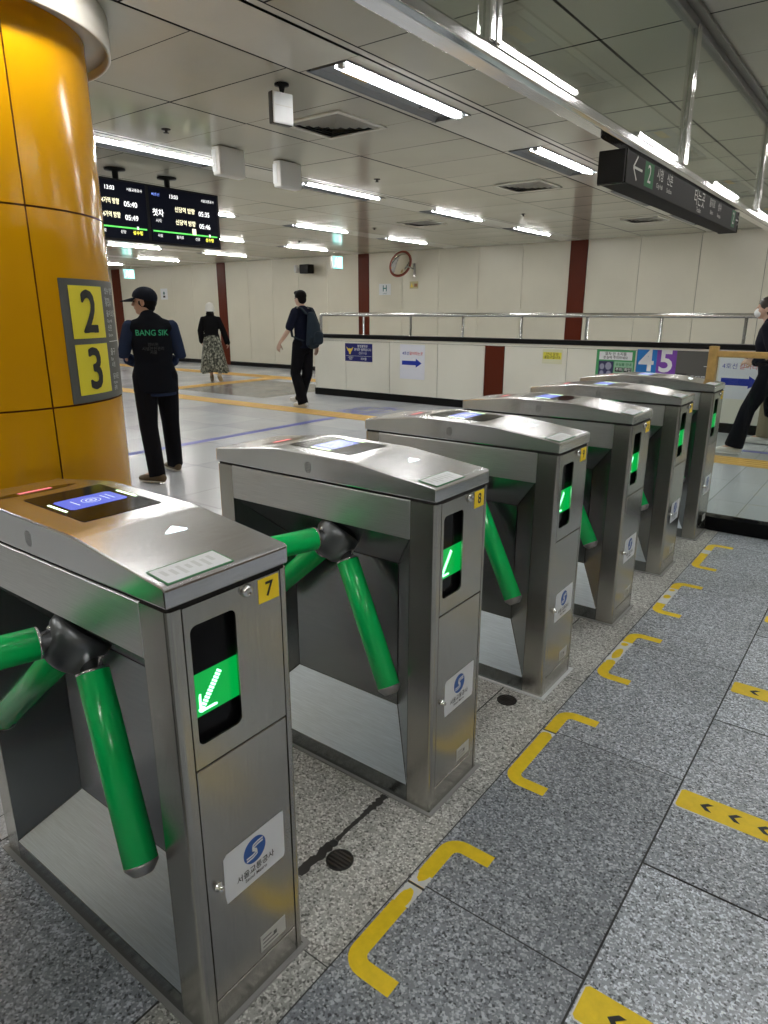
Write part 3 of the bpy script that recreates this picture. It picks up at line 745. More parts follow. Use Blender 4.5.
GL = ['brushed steel turnstile with yellow number 7, nearest the camera', 'brushed steel turnstile with yellow number 8, second from the camera', 'brushed steel turnstile with white sealant round its foot, third from the camera',
      'brushed steel turnstile fourth from the camera in the row', 'brushed steel turnstile fifth from the camera in the row', 'brushed steel turnstile at the far end, beside the wooden rail post', 'brushed steel turnstile just past the left edge of the view, before gate 7']
for i, y in enumerate(GATE_Y):
    g = proto if i == 0 else copy_tree(proto)
    g.location = (0, y, 0); g['label'] = GL[i]
gates = [proto]+[o for o in bpy.data.objects if o.type == 'EMPTY' and o.get('category') == 'turnstile' and o is not proto]
for g in gates:
    i = GATE_Y.index(min(GATE_Y, key=lambda q: abs(q-g.location.y)))
    lab = [c for c in g.children if c.name.startswith('number_label')][0]
    s = str(7+i) if i < 6 else '6'; text('digit', s, .043 if len(s) == 1 else .038, INK, lab, FX(.0017, .2365, .968), bold=.02, sx=1.0 if len(s) == 1 else .8)
    if i == 2:
        sl = [c for c in g.children if c.name.startswith('floor_seal')][0]; sl.data = sl.data.copy(); sl.data.materials[0] = SEALW

# ------------------------------------------------------------------ yellow pillar
PC, PR = V(-2.87, .965, 0), .663
def curved(mb, R, a0, a1, z0, z1, mi=0, n=None):
    n = n or max(2, int((a1-a0)/3)); 
    P = [(R*math.cos(math.radians(a0+(a1-a0)*i/n)), R*math.sin(math.radians(a0+(a1-a0)*i/n))) for i in range(n+1)]
    lo = [mb.bm.verts.new((x, y, z0)) for x, y in P]; hi = [mb.bm.verts.new((x, y, z1)) for x, y in P]
    for i in range(n):
        f = mb.bm.faces.new((lo[i], lo[i+1], hi[i+1], hi[i])); f.smooth = True; f.material_index = mi
pil = thing('pillar', 'large round yellow enamel pillar behind the nearest gate', 'pillar', PC); pil['kind'] = 'structure'
MB().lathe([(PR-.014, .0), (PR-.014, H)], n=96).build('core', SEAMR, pil)
for zi, (z0, z1) in enumerate(((.10, 1.063), (1.071, 1.938), (1.946, H))):
    for k in range(6):
        a0 = .4+60*k; gp = math.degrees(.0035/PR)
        mb = MB(); curved(mb, PR, a0+gp, a0+60-gp, z0, z1)
        ret = MB()
        mb.build('cladding_panel', PILY, pil)
MB().lathe([(PR+.004, 0), (PR+.004, .098), (PR-.014, .1)], n=96).build('base_ring', BLACKM, pil)
RC = .776
MB().lathe([(RC-.012, H), (RC-.012, 2.700), (RC-.008, 2.695), (RC, 2.695), (RC+.004, 2.70), (RC+.004, H)], n=96).lathe([(PR+.003, 2.735), (RC-.011, 2.735), (RC-.011, 2.745), (PR+.003, 2.745), (PR+.003, 2.735)], n=96).build('ceiling_collar', COLLAR, pil)
# exit number sign wrapped on the pillar
sg = thing('exit_number_sign', 'grey exit sign with 2 and 3 on yellow squares wrapped round the pillar', 'sign', PC)
mb = MB(); curved(mb, PR+.004, 9.6, 58.5, 1.072, 1.650)
for e in (9.6, 58.5):
    ca, sa = math.cos(math.radians(e)), math.sin(math.radians(e)); mb.quad((PR*ca, PR*sa, 1.072), ((PR+.004)*ca, (PR+.004)*sa, 1.072), ((PR+.004)*ca, (PR+.004)*sa, 1.65), (PR*ca, PR*sa, 1.65))
mb.build('panel', GREYP, sg)
def wrap(b, R, a_deg, z):
    for v in b.verts:
        a = math.radians(a_deg)+v.co.x/R; v.co = Vector((R*math.cos(a), R*math.sin(a), z+v.co.y))
    return b
for (z0, z1, s) in ((1.376, 1.62, '2'), (1.108, 1.349, '3')):
    mb = MB(); curved(mb, PR+.006, 13.6, 35.2, z0, z1); sq = mb.build('number_square', SIGNY, sg)
    mbt = MB()
    for q, (dx, dz) in enumerate(((0, 0), (.006, 0), (-.006, 0), (0, .006), (0, -.006), (.0045, .0045), (-.0045, -.0045), (.0045, -.0045), (-.0045, .0045))):
        mbt.add(wrap(text_bm(s, .275, sx=.88), PR+.0075+q*.00006, 24.3+math.degrees(dx/PR), (z0+z1)/2-.008+dz))
    mbt.build('digit', INK, sq)
for s, z, q in (('성수 방면', 1.60, .036), ('Seongsu', 1.565, .022), ('왕십리', 1.54, .034), ('을지로입구', 1.49, .034), ('City Hall', 1.455, .022), ('신촌', 1.42, .034), ('Sinchon', 1.385, .022), ('출구', 1.30, .040), ('Exit', 1.265, .024), ('시장', 1.235, .030), ('동대문', 1.175, .034), ('Market', 1.145, .022), ('공원', 1.118, .026)):
    MB().add(wrap(text_bm(s, q, 'LEFT'), PR+.0075, 38.0, z)).build('lettering', WHITE, sg)
mb = MB(); curved(mb, PR+.007, 38, 56, 1.352, 1.356); mb.build('rule', WHITE, sg)

# ------------------------------------------------------------------ glass fence with wooden rail
fe = thing('glass_fence', 'glass fence with an ochre wooden rail and black kerb at right', 'fence', (-.11, 4.515, 0))
MB().box(.032, 5.9, -.045, .06, 0, .10, bev=.006).box(.032, 5.9, -.05, .07, 0, .02, bev=.003).build('kerb', BLACK, fe)
MB().box(-.028, .028, -.03, .03, 0, 1.28, bev=.004).build('end_post', WOOD, fe)
MB().box(.028, 5.9, -.028, .028, 1.21, 1.250, bev=.005).build('rail', WOOD, fe)
MB().box(.035, 5.9, -.005, .005, .10, 1.21).build('pane', GLASSF, fe)

# ------------------------------------------------------------------ glass smoke screen over the gates, and the hanging sign
ss = thing('smoke_screen', 'hanging glass smoke screen with chrome rail above the gates', 'screen', (-.13, 0, 2.20))
ya, yb = -3.0, 9.0
MB().prism([(-.038, -.042), (-.026, -.050), (.026, -.050), (.038, -.038), (.038, -.010), (.028, .001), (.014, .006), (.014, .012), (-.014, .012), (-.014, .006), (-.038, .0)], 'y', ya, yb, bev=.003).build('bottom_rail', CHROME, ss)
MB().box(-.016, .016, ya, yb, .60, .65, bev=.002).box(-.06, .06, ya, yb, .635, .65, bev=.002).build('top_track', mat('track_steel', (.22, .22, .21), .35, .9), ss)
ys = [-2.88, -.81, 1.275, 3.28, 5.35, 7.45]
for y in ys: MB().box(-.022, .022, y-.032, y-.004, .012, .62, bev=.004).box(-.022, .022, y+.004, y+.032, .012, .62, bev=.004).build('mullion', CHROME, ss)
for a, b in zip(ys, ys[1:]+[yb-.05]): MB().box(-.004, .004, a+.032, b-.032, .012, .615).build('pane', GLASS, ss)
SIGND = mat('sign_charcoal', (.016, .015, .014), .6, 0, .1); DIM = mat('sign_dim_white', (.42, .41, .37), .6); LGREEN = mat('line_green', (.006, .09, .025), .5, 0, .1)
sn = thing('hanging_sign', 'long charcoal direction sign with a left arrow under the chrome rail', 'sign', (-.165, 2.39, 2.015))
MB().box(-.055, .055, 0, 2.33, 0, .125, bev=.004).build('box', SIGND, sn)
for q in (.018, 2.30): MB().box(-.058, .058, q, q+.012, -.002, .126).build('end_band', BLACK, sn)
M = FX(.0555, 0, 0)
mb = MB()
def stroke(p, q, w):
    d = (Vector(q)-Vector(p)).normalized(); n = Vector((-d.y, d.x))*w
    mb.poly(*[M @ V(a.x, a.y, .0005) for a in (Vector(p)+n, Vector(p)-n, Vector(q)-n, Vector(q)+n)])
stroke((.115, .072), (.235, .072), .005); stroke((.115, .072), (.165, .118), .005); stroke((.115, .072), (.165, .026), .005)
mb.build('arrow', DIM, sn)
rect(MB(), M, .27, .40, .02, .12, .0004).build('line_square', LGREEN, sn)
text('digit', '2', .105, DIM, sn, M @ Matrix.Translation((.335, .07, .0008)))
for x, s, q in ((.50, '시청', .055), (.66, '신촌', .055)):
    text('lettering', s, q, DIM, sn, M @ Matrix.Translation((x, .09, .0006))); text('lettering', 'City Hall' if x < .6 else 'Sinchon', .028, DIM, sn, M @ Matrix.Translation((x, .045, .0006)))
text('lettering', '타는곳', .085, DIM, sn, M @ Matrix.Translation((1.25, .078, .0006))); text('lettering', 'Tracks', .035, DIM, sn, M @ Matrix.Translation((1.25, .025, .0006)))
for x, s in ((1.55, '을지로'), (1.74, '성수')): text('lettering', s, .05, DIM, sn, M @ Matrix.Translation((x, .09, .0006))); text('lettering', 'Euljiro' if x < 1.6 else 'Seongsu', .028, DIM, sn, M @ Matrix.Translation((x, .045, .0006)))
rect(MB(), M, 2.10, 2.20, .02, .12, .0004).build('line_square', LGREEN, sn); text('digit', '2', .10, DIM, sn, M @ Matrix.Translation((2.15, .07, .0008)))
mb = MB(); stroke((2.23, .072), (2.32, .072), .004); stroke((2.32, .072), (2.29, .10), .004); stroke((2.32, .072), (2.29, .044), .004); mb.build('arrow', DIM, sn)

# ------------------------------------------------------------------ ceiling lamps
def make_lamp():
    t = thing('ceiling_lamp', '', 'lamp', (0, 0, 0), 0, 'tube lamps in the ceiling bands')
    mb = MB(); x0, x1, L = -.23, .06, LAMP_L
    # open trough
    mb.quad((x0+.03, 0, .026), (x1-.02, 0, .026), (x1-.02, L, .026), (x0+.03, L, .026))
    mb.quad((x0, 0, 0), (x0+.03, 0, .026), (x0+.03, L, .026), (x0, L, 0)); mb.quad((x1-.02, 0, .026), (x1, 0, 0), (x1, L, 0), (x1-.02, L, .026))
    mb.quad((x0, 0, 0), (x1, 0, 0), (x1-.02, 0, .026), (x0+.03, 0, .026)); mb.quad((x0, L, 0), (x0+.03, L, .026), (x1-.02, L, .026), (x1, L, 0))
    mb.box(x0-.008, x0, -.015, L+.015, -.003, .004).box(x1, x1+.008, -.015, L+.015, -.003, .004)
    mb.build('reflector', FIX, t)
    MB().tube([(0, .045, .002), (0, L-.045, .002)], [.0175, .0175], 12).build('tube', TUBE, t)
    for y in (.008, L-.008-.03): MB().box(-.02, .02, y, y+.03, -.018, .024, bev=.003).build('socket', PLASTIC, t)
    MB().box(-.050, -.044, .01, L-.01, -.012, .026).build('divider', FIX, t)
    MB().box(-.14, -.075, .18, .42, .0225, .0255).build('maker_label', mat('lamp_label', (.75, .50, .12), .5), t)
    MB().box(-.17, -.08, L-.30, L-.12, .014, .0255, bev=.003).build('ballast', mat('ballast_grey', (.2, .2, .2), .4), t)
    return t
lp = make_lamp(); first = True
ROWN = {-1.905: 'ceiling band just beyond the glass screen', -4.60: 'ceiling band over the departure screen', -7.28: 'third ceiling band from the gates', -9.98: 'fourth ceiling band from the gates', -12.70: 'fifth ceiling band from the gates', -15.4: 'sixth ceiling band from the gates, added to brighten the far left', -18.1: 'seventh ceiling band from the gates, added to brighten the far left', -20.8: 'farthest ceiling band, added to brighten the far left', .79: 'ceiling band over the entry floor', 3.48: 'ceiling band at far right'}
NUM = {-2.42: 'behind the camera', .15: 'first', 2.72: 'second', 5.28: 'third', 7.86: 'fourth', 10.36: 'last'}
for x in LAMP_X:
    for y in LAMP_Y:
        if x < -14 and y < 5: continue
        if x < -8 and y < 2: continue
        o = lp if first else copy_tree(lp); first = False
        o.location = (x, y, H); o['label'] = 'lit tube lamp, %s, in the %s' % (NUM[y], ROWN[x])
# ceiling vents
def make_vent():
    t = thing('ceiling_vent', '', 'vent', (0, 0, 0), 0, 'square air vents in the ceiling')
    mb = MB(); s = .285
    for a in ((-s, s, -s, -s+.035), (-s, s, s-.035, s), (-s, -s+.035, -s+.035, s-.035), (s-.035, s, -s+.035, s-.035)): mb.box(*a, -.012, .002, bev=.003, seg=1)
    mb.build('frame', CEILB, t)
    MB().box(-s+.03, s-.03, -s+.03, s-.03, -.002, .001).build('duct', DARK, t)
    for k in range(5):
        q = .235-.048*k; i = q-.026; mb = MB(); z0, z1 = -.016-.003*k, -.004
        for (sx, sy) in ((1, 0), (-1, 0), (0, 1), (0, -1)):
            if sx: mb.quad((sx*q, -q, z1), (sx*q, q, z1), (sx*i, i, z0), (sx*i, -i, z0))
            else: mb.quad((-q, sy*q, z1), (q, sy*q, z1), (i, sy*i, z0), (-i, sy*i, z0))
        mb.build('louvre', mat('louvre_grey', (.30, .29, .25), .5) if 'louvre_grey' not in bpy.data.materials else bpy.data.materials['louvre_grey'], t)
    return t
VL = ['square ceiling vent nearest, beside the first lamp beyond the glass', 'square ceiling vent in the middle, left of the hanging sign', 'square ceiling vent low under the hanging sign near the far wall', 'square ceiling vent far left over the mirror']
vp = make_vent()
for k, (x, y) in enumerate(VENTS):
    o = vp if k == 0 else copy_tree(vp); o.location = (x, y, H); o['label'] = VL[k]
# sprinklers
def make_spr():
    t = thing('sprinkler', '', 'sprinkler', (0, 0, 0), 0, 'dark ceiling sprinklers')
    MB().lathe([(.036, .0), (.034, -.006), (.012, -.009), (.010, -.022), (.022, -.026), (.022, -.029), (0, -.029)], n=16).build('head', mat('bronze', (.04, .035, .03), .5, .4), t); return t
SL = ['dark sprinkler head nearest the yellow pillar', 'dark sprinkler head left of the third lamp', 'dark sprinkler head above the round mirror', 'dark sprinkler head far along over the woman', 'dark sprinkler head near the brown column']
sp = make_spr()
for k, (x, y) in enumerate(((-3.90, 3.0), (-3.84, 5.58), (-6.5, 8.96), (-9.0, 9.77), (-3.77, 8.92))):
    o = sp if k == 0 else copy_tree(sp); o.location = (x, y, H); o['label'] = SL[k]

# hanging white boxes and the slanted white unit
for k, (y, lab) in enumerate(((3.70, 'white hanging box beside the departure screen, left of the pair'), (4.41, 'white hanging box right of the pair, above the student'))):
    t = thing('hanging_box', lab, 'ceiling unit', (-4.0, y, 2.62), 0, 'white boxes hung from the ceiling')
    MB().box(-.05, .05, -.14, .14, 0, .225, bev=.012, seg=3).build('case', PLASTIC, t)
    MB().box(-.052, .0, -.143, -.13, .03, .20, bev=.004).build('lit_edge_strip', WHITE, t)  # lighter strip paints in the lit left edge of the case
    MB().box(-.015, .015, -.09, -.06, .224, .23).box(-.015, .015, .06, .09, .224, .23).build('hanger', SATIN, t)
t = thing('ceiling_speaker', 'slanted white ceiling unit on a dark bracket above the nearest lamp', 'ceiling unit', (-2.42, 2.775, 2.85), math.radians(-12))
MB().lathe([(.045, 0), (.045, -.010), (.02, -.016), (.012, -.05)], n=20).build('mount', BLACKM, t)
MB().box(-.045, .0, -.075, .075, -.225, -.045, bev=.008).build('case', GREYP, t)
MB().box(.0, .012, -.072, .072, -.222, -.048, bev=.005).build('front_cover', WHITE, t)
MB().box(.0125, .0135, -.06, .06, -.125, -.12).build('seam', PLASTIC, t)

# exit signs
EXT = mat('exit_teal', (.1, .4, .4), .4, emit=(.30, .95, .85), estr=1.2); EXW = mat('exit_white', (.6, .7, .7), .4, emit=(.85, 1.0, .98), estr=1.5)
for k, (x, y0, y1, z0, z1, lab) in enumerate(((-9.7, 11.52, 11.87, 2.44, 2.72, 'lit teal exit sign hanging between the camera and the mirror'), (-16.9, 10.90, 11.25, 2.40, 2.66, 'lit teal exit sign hanging far left beyond the capped man'))):
    t = thing('exit_sign', lab, 'exit sign', (x, y0, z0), 0, 'teal exit signs')
    w, h = y1-y0, z1-z0
    MB().box(-.035, .03, 0, w, 0, h, bev=.006).build('case', PLASTIC, t)
    M = FX(.0305, 0, 0); rect(MB(), M, .012, w-.012, .012, h-.012, .0003).build('lit_face', EXT, t)
    mb = MB(); q = h/.28
    for pts in ([(.20, .03), (.31, .03), (.31, .25), (.20, .25)],): mb.poly(*[M @ V(a, b*q, .0008) for a, b in pts])
    for a0 in range(1): mb.poly(*[M @ V(.125+.02*math.cos(a*PI/5), q*(.225+.02*math.sin(a*PI/5)), .0008) for a in range(10)])
    for pts in ([(.09, .13), (.13, .12), (.155, .195), (.115, .20)], [(.09, .13), (.12, .12), (.08, .05), (.045, .04), (.045, .055), (.07, .065)], [(.12, .12), (.135, .13), (.165, .10), (.155, .035), (.14, .035), (.145, .09)], [(.15, .19), (.145, .17), (.185, .14), (.19, .155)], [(.115, .2), (.12, .18), (.075, .15), (.065, .165)]): mb.poly(*[M @ V(a, b*q, .0008) for a, b in pts])
    mb.build('running_figure', EXW, t)
    MB().cyl((0, w*.25, h), (0, w*.25, 2.85-z0), .006, n=8).cyl((0, w*.75, h), (0, w*.75, 2.85-z0), .006, n=8).build('hanger', SATIN, t)

# ------------------------------------------------------------------ departure screens
tv = thing('departure_screen', 'black twin departure screen with white times hung beside the pillar', 'screen', (-5.5, 2.98, 2.185))
MB().box(-.11, -.004, 0, 1.845, 0, .565, bev=.008).build('case', BLACKM, tv)
MB().lathe([(.10, .664), (.10, .650), (.03, .640), (.028, .555)], (-.06, .62, 0), n=20).lathe([(.10, .664), (.10, .650), (.03, .640), (.028, .555)], (-.06, 1.22, 0), n=20).build('ceiling_mount', BLACKM, tv)
def screen(y0, y1, dest, times, head):
    s = MB().box(-.006, 0, y0, y1, .02, .545, bev=.002, seg=1).build('screen', SCREEN, tv)
    M = FX(.0008, y0, .02); w = y1-y0
    T = lambda a, b: M @ Matrix.Translation((a, b, .0004))
    text('clock', '13:03', .052, TXW, s, T(.30 if head else .47, .455), bold=.01)
    text('lettering', '서울교통공사', .032, TXW, s, T(w-.13, .46))
    for k, (d, tm) in enumerate(zip(dest, times)):
        z = .335-.125*k
        text('destination', d, .058, TXY, s, T(w-.31, z), 'RIGHT', bold=.014, sx=.92 if head else .74)
        text('departure_time', tm, .068, TXW, s, T(w-.185, z-.012), bold=.014)
    if head:
        text('lettering', '첫차', .075, TXW, s, T(.095, .28), bold=.016); text('lettering', '시각', .038, TXW, s, T(.095, .205))
        text('lettering', '2호선', .034, TXB, s, T(.09, .455))
        mb = MB(); rect(mb, M, .035, .05, .45, .465, .0004); mb.build('mark', TXB, s)
    rect(MB(), M, .02, w-.02, .098, .112, .0004).build('line_diagram', TXG, s)
    for a, n_ in ((.10, '시청'), (.35, '을지로'), (.58, '신당')):
        if a < w-.2: text('station_name', n_, .034, TXW, s, T(a, .062))
    text('station_name', '성수행', .042, TXYY, s, T(w-.13, .062), bold=.02)
    mb = MB(); rect(mb, M, w-.135, w-.115, .098, .125, .0008); mb.build('position_mark', TXW, s)
    if head: mb = MB(); rect(mb, M, w-.36, w-.31, .105, .165, .0008); mb.build('train_mark', TXY, s)
screen(.03, .905, ('을지로4가역 방향', '을지로4가역 방향'), ('05:40', '05:49'), False)
screen(.94, 1.815, ('신당역 방향', '신당역 방향'), ('05:35', '05:46'), True)

# ------------------------------------------------------------------ people
SKIN = mat('skin', (.42, .24, .16), .5)
SKINP = mat('skin_pale', (.55, .36, .27), .5)
HAIR = mat('black_hair', (.006, .005, .005), .5, 0, .08)
def fused(mb, name, m, parent, voxel=.008, smooth=4, loc=None):
    me = mb.mesh(name+'_raw'); o = bpy.data.objects.new(name+'_raw', me); COL.objects.link(o)
    r = o.modifiers.new('r', 'REMESH'); r.mode = 'VOXEL'; r.voxel_size = voxel; r.use_smooth_shade = True
    s = o.modifiers.new('s', 'SMOOTH'); s.factor = .5; s.iterations = smooth
    dg = bpy.context.evaluated_depsgraph_get(); dg.update()
    me2 = bpy.data.meshes.new_from_object(o.evaluated_get(dg)); me2.name = name
    bpy.data.objects.remove(o); bpy.data.meshes.remove(me)
    for p in me2.polygons: p.use_smooth = True
    me2.materials.clear()
    return link(name, me2, m, parent, loc)
def RZ(a): return Matrix.Rotation(a, 4, 'Z')
def head(mb, c, yaw, k=1.0, pitch=0.0):
    """head in local frame: x right, y forward"""
    M = Matrix.Translation(c) @ RZ(yaw) @ Matrix.Rotation(pitch, 4, 'X')
    def B(p, r): mb.ball(M @ (Vector(p)*k), tuple(q*k for q in r), RZ(yaw))
    B((0, -.012, .028), (.074, .092, .088)); B((0, .018, -.035), (.058, .070, .072)); B((0, .045, -.078), (.036, .035, .030))
    mb.tube([M @ (V(0, .082, .018)*k), M @ (V(0, .102, -.022)*k)], [.008*k, .013*k], 10)       # nose
    mb.tube([M @ (V(-.016, .083, -.052)*k), M @ (V(.016, .083, -.052)*k)], [.007*k, .007*k], 8)  # lips
    mb.tube([M @ (V(-.04, .072, .030)*k), M @ (V(.04, .072, .030)*k)], [.010*k, .010*k], 8)      # brow
    for s in (-1, 1):
        B((s*.075, -.010, -.008), (.010, .020, .032))
        B((s*.038, .055, -.022), (.022, .022, .022))
    return M
def eyes(M, k, parent):
    mb = MB()
    for s in (-1, 1): mb.ball(M @ (V(s*.031, .078, .006)*k), (.013*k, .006*k, .006*k), M.to_3x3().to_4x4())
    mb.build('eyes', mat('eye_dark', (.03, .02, .02), .2) if 'eye_dark' not in bpy.data.materials else bpy.data.materials['eye_dark'], parent)
def hand(mb, wrist, dirv, palm, curl=.5, side=1, k=1.0):
    """dirv: towards the fingers, palm: direction the palm faces, side: +1 thumb on dirv x palm"""
    d = Vector(dirv).normalized(); p = Vector(palm); p = (p-d*p.dot(d)).normalized(); t = d.cross(p)*side; w = Vector(wrist)
    mb.tube([w, w+d*.045*k, w+d*.088*k], [(.026*k, .018*k), (.038*k, .015*k), (.040*k, .013*k)], 12, side=t)
    for i, (o, L) in enumerate(((.030, .070), (.010, .080), (-.010, .075), (-.029, .058))):
        a = w+d*.085*k+t*o*k; q1 = a+(d*math.cos(curl*.6)+p*math.sin(curl*.6))*L*.5*k
        q2 = q1+(d*math.cos(curl*1.5)+p*math.sin(curl*1.5))*L*.30*k; q3 = q2+(d*math.cos(curl*2.3)+p*math.sin(curl*2.3))*L*.22*k
        mb.tube([a-d*.01*k, q1, q2, q3], [.0095*k, .0088*k, .008*k, .007*k], 8)
    a = w+d*.025*k+t*.026*k; mb.tube([a, a+(d*.6+t*.7+p*.3)*.035*k, a+(d*.95+t*.55+p*.5)*.062*k], [.012*k, .011*k, .008*k], 8)
def shoe(name, ankle, toe, m, sole, parent, L=.27, pitch=0.0):
    """ankle: centre above the heel area, toe: flat direction"""
    a = Vector(ankle); d = Vector(toe).normalized(); s = d.cross(V(0, 0, 1)).normalized(); up = s.cross(d)
    def at(f, h): return a+d*f*L+up*h
    mb = MB(); mb.tube([at(-.20, -.045), at(.1, -.042), at(.45, -.052), at(.66, -.060)], [(.038, .040), (.042, .046), (.046, .034), (.038, .024)], 14, side=s)
    mb.tube([at(0, -.03), at(.02, .03)], [.046, .046], 12)
    o = fused(mb, name, m, parent, .007, 3)
    mb = MB(); mb.tube([at(-.21, -.082), at(.1, -.083), at(.45, -.083), at(.68, -.080)], [(.040, .012), (.040, .012), (.048, .012), (.038, .011)], 14, side=s)
    fused(mb, 'sole', sole, o, .006, 1)
    return o
def lerp(a, b, t): return Vector(a).lerp(Vector(b), t)
def limb(mb, pts, radii, extra=0.0, side=None, cap=(1, 1)): mb.tube(pts, [(r[0]+extra, r[1]+extra) if isinstance(r, tuple) else r+extra for r in radii], 14, side=side, cap=cap)
def body_mesh(P, k=1.0):
    """whole figure as one surface; P holds the joints"""
    mb = MB(); sx = (Vector(P['sR'])-Vector(P['sL'])).normalized()
    mb.tube([P['pel']-V(0, 0, .05), P['pel']+V(0, 0, .05), P['waist'], P['chest'], P['chest']+V(0, 0, .13)], [(.145*k, .10*k), (.15*k, .10*k), (.125*k, .085*k), (.15*k, .10*k), (.11*k, .07*k)], 20, side=sx)
    mb.tube([P['sL'], P['sR']], [.05*k, .05*k], 12)
    mb.tube([P['neck']-V(0, 0, .08), P['neck'], P['head']+V(0, 0, -.03)], [.062*k, .054*k, .052*k], 14)
    for s in 'LR':
        mb.tube([P['s'+s], lerp(P['s'+s], P['e'+s], .5), P['e'+s], lerp(P['e'+s], P['w'+s], .4), P['w'+s]], [.050*k, .044*k, .037*k, .036*k, .025*k], 12)
        mb.tube([P['h'+s], lerp(P['h'+s], P['k'+s], .5), P['k'+s], lerp(P['k'+s], P['a'+s], .35), P['a'+s]], [.080*k, .068*k, .052*k, .052*k, .034*k], 14)
        mb.tube([P['a'+s], P['a'+s]+Vector(P['toe'+s])*.12-V(0, 0, .045)], [.036*k, .030*k], 10)
    return mb
def torso_cloth(P, ex, hem, k=1.0, flare=0.0):
    mb = MB(); sx = (Vector(P['sR'])-Vector(P['sL'])).normalized()
    mb.tube([V(P['pel'].x, P['pel'].y, hem), lerp(P['pel'], P['waist'], .5), P['waist'], P['chest'], P['chest']+V(0, 0, .12), P['chest']+V(0, 0, .185)],
            [(.155*k+ex+flare, .105*k+ex+flare), (.148*k+ex+flare*.6, .105*k+ex+flare*.6), (.138*k+ex, .10*k+ex), (.158*k+ex, .110*k+ex), (.140*k+ex, .085*k+ex), (.085*k+ex, .055*k+ex)], 24, side=sx, cap=(.08, 1))
    for s in 'LR': mb.tube([lerp(P['chest']+V(0, 0, .15), P['s'+s], .2), lerp(P['chest']+V(0, 0, .13), P['s'+s], .94)-V(0, 0, .010)], [.072*k+ex*.5, .050*k+ex*.5], 14)
    return mb

def joints(**kw): return {a: Vector(b) for a, b in kw.items()}

# --- capped man in the vest, standing with his back to us
VEST = mat('vest_black', (.006, .007, .011), .75, 0, .08); NAVY = mat('navy_shirt', (.020, .030, .065), .8, 0, .08); TRO = mat('trousers_black', (.006, .006, .008), .8, 0, .08)
CAPM = mat('cap_navy', (.010, .012, .020), .7, 0, .08); BROWN = mat('shoe_brown', (.10, .065, .028), .6); SOLE = mat('sole_pale', (.45, .42, .36), .6); VTX = mat('vest_green_print', (.03, .42, .20), .5); VTG = mat('vest_grey_print', (.045, .05, .055), .6)
P = joints(pel=(0, 0, .93), waist=(0, -.005, 1.07), chest=(0, -.01, 1.24), sL=(-.178, -.01, 1.375), sR=(.178, -.01, 1.375), eL=(-.25, .01, 1.13), eR=(.235, .0, 1.12), wL=(-.16, .20, 1.05), wR=(.12, .23, 1.02),
           neck=(-.015, .01, 1.462), head=(-.035, .05, 1.585), hL=(-.09, 0, .90), hR=(.09, 0, .90), kL=(-.10, -.08, .50), kR=(.105, .13, .50), aL=(-.07, -.235, .10), aR=(.12, .225, .10), toeL=(-.75, .66, 0), toeR=(-.35, .93, 0))
mb = body_mesh(P); HM = head(mb, P['head'], math.radians(70))
hand(mb, P['wL'], (.6, .5, .0), (.5, -.3, -.8), .7, 1); hand(mb, P['wR'], (-.7, .4, .05), (-.3, -.4, .6), .7, -1)
man = fused(mb, 'person', SKIN, None, .0065, 3)
man.location = (-4.47, 3.09, 0); man.rotation_euler = (0, 0, math.radians(58))
tag(man, 'man in a black vest and navy cap standing with his back to us', 'person')
eyes(HM, 1, man)
mb = MB()
for s in 'LR': limb(mb, [P['h'+s]+V(0, 0, .05), lerp(P['h'+s], P['k'+s], .5), P['k'+s]+V(0, -.005, 0), lerp(P['k'+s], P['a'+s], .5), P['a'+s]+V(0, 0, -.035)], [(.105, .115), (.092, .10), .082, .078, .074], cap=(1, .06))
mb.tube([P['pel']-V(0, 0, .04), P['pel']+V(0, 0, .06)], [(.175, .125), (.172, .122)], 18, side=(1, 0, 0))
fused(mb, 'trousers', TRO, man, .010, 3)
mb = torso_cloth(P, .012, .775, flare=.012)
for s in 'LR': limb(mb, [P['s'+s], lerp(P['s'+s], P['e'+s], .5), P['e'+s], lerp(P['e'+s], P['w'+s], .45), lerp(P['w'+s], P['e'+s], .10)], [.061, .059, .056, .054, .045])
fused(mb, 'shirt', NAVY, man, .009, 3)
mb = torso_cloth(P, .024, .805, flare=.020); mb.tube([P['neck']+V(0, -.01, -.075), P['neck']+V(0, -.008, -.01)], [.086, .074], 16)
vest = fused(mb, 'vest', VEST, man, .010, 3)
def stick(bm_, x, z, surf_y=-.12):
    """lettering laid on the curved back: back surface as an ellipse"""
    for v in bm_.verts:
        X = v.co.x+x; a = .185; b = .142
        v.co = Vector((X, -.01-b*math.sqrt(max(.02, 1-(X/a)**2))-.008, z+v.co.y))
    return bm_
def sticky(s, size, x, z, m, bold, sx=1.0):
    b = text_bm(s, size, bold=bold, sx=sx)
    MB().add(stick(b, x, z)).build('lettering', m, vest)
sticky('BANG SIK', .068, .0, 1.325, VTX, .012, .92)
for s, z in (('경비원', 1.225), ('시설안전관리', 1.19), ('서울', 1.158)): sticky(s, .034, .0, z, VTG, .0)
for s in 'LR': shoe('shoe', P['a'+s], P['toe'+s], BROWN, SOLE, man)
mb = MB(); CM = HM
mb.ball(CM @ V(0, -.012, .040), (.088, .112, .092), RZ(math.radians(70)))
capm = fused(mb, 'cap_dome_raw', CAPM, None, .008, 1)
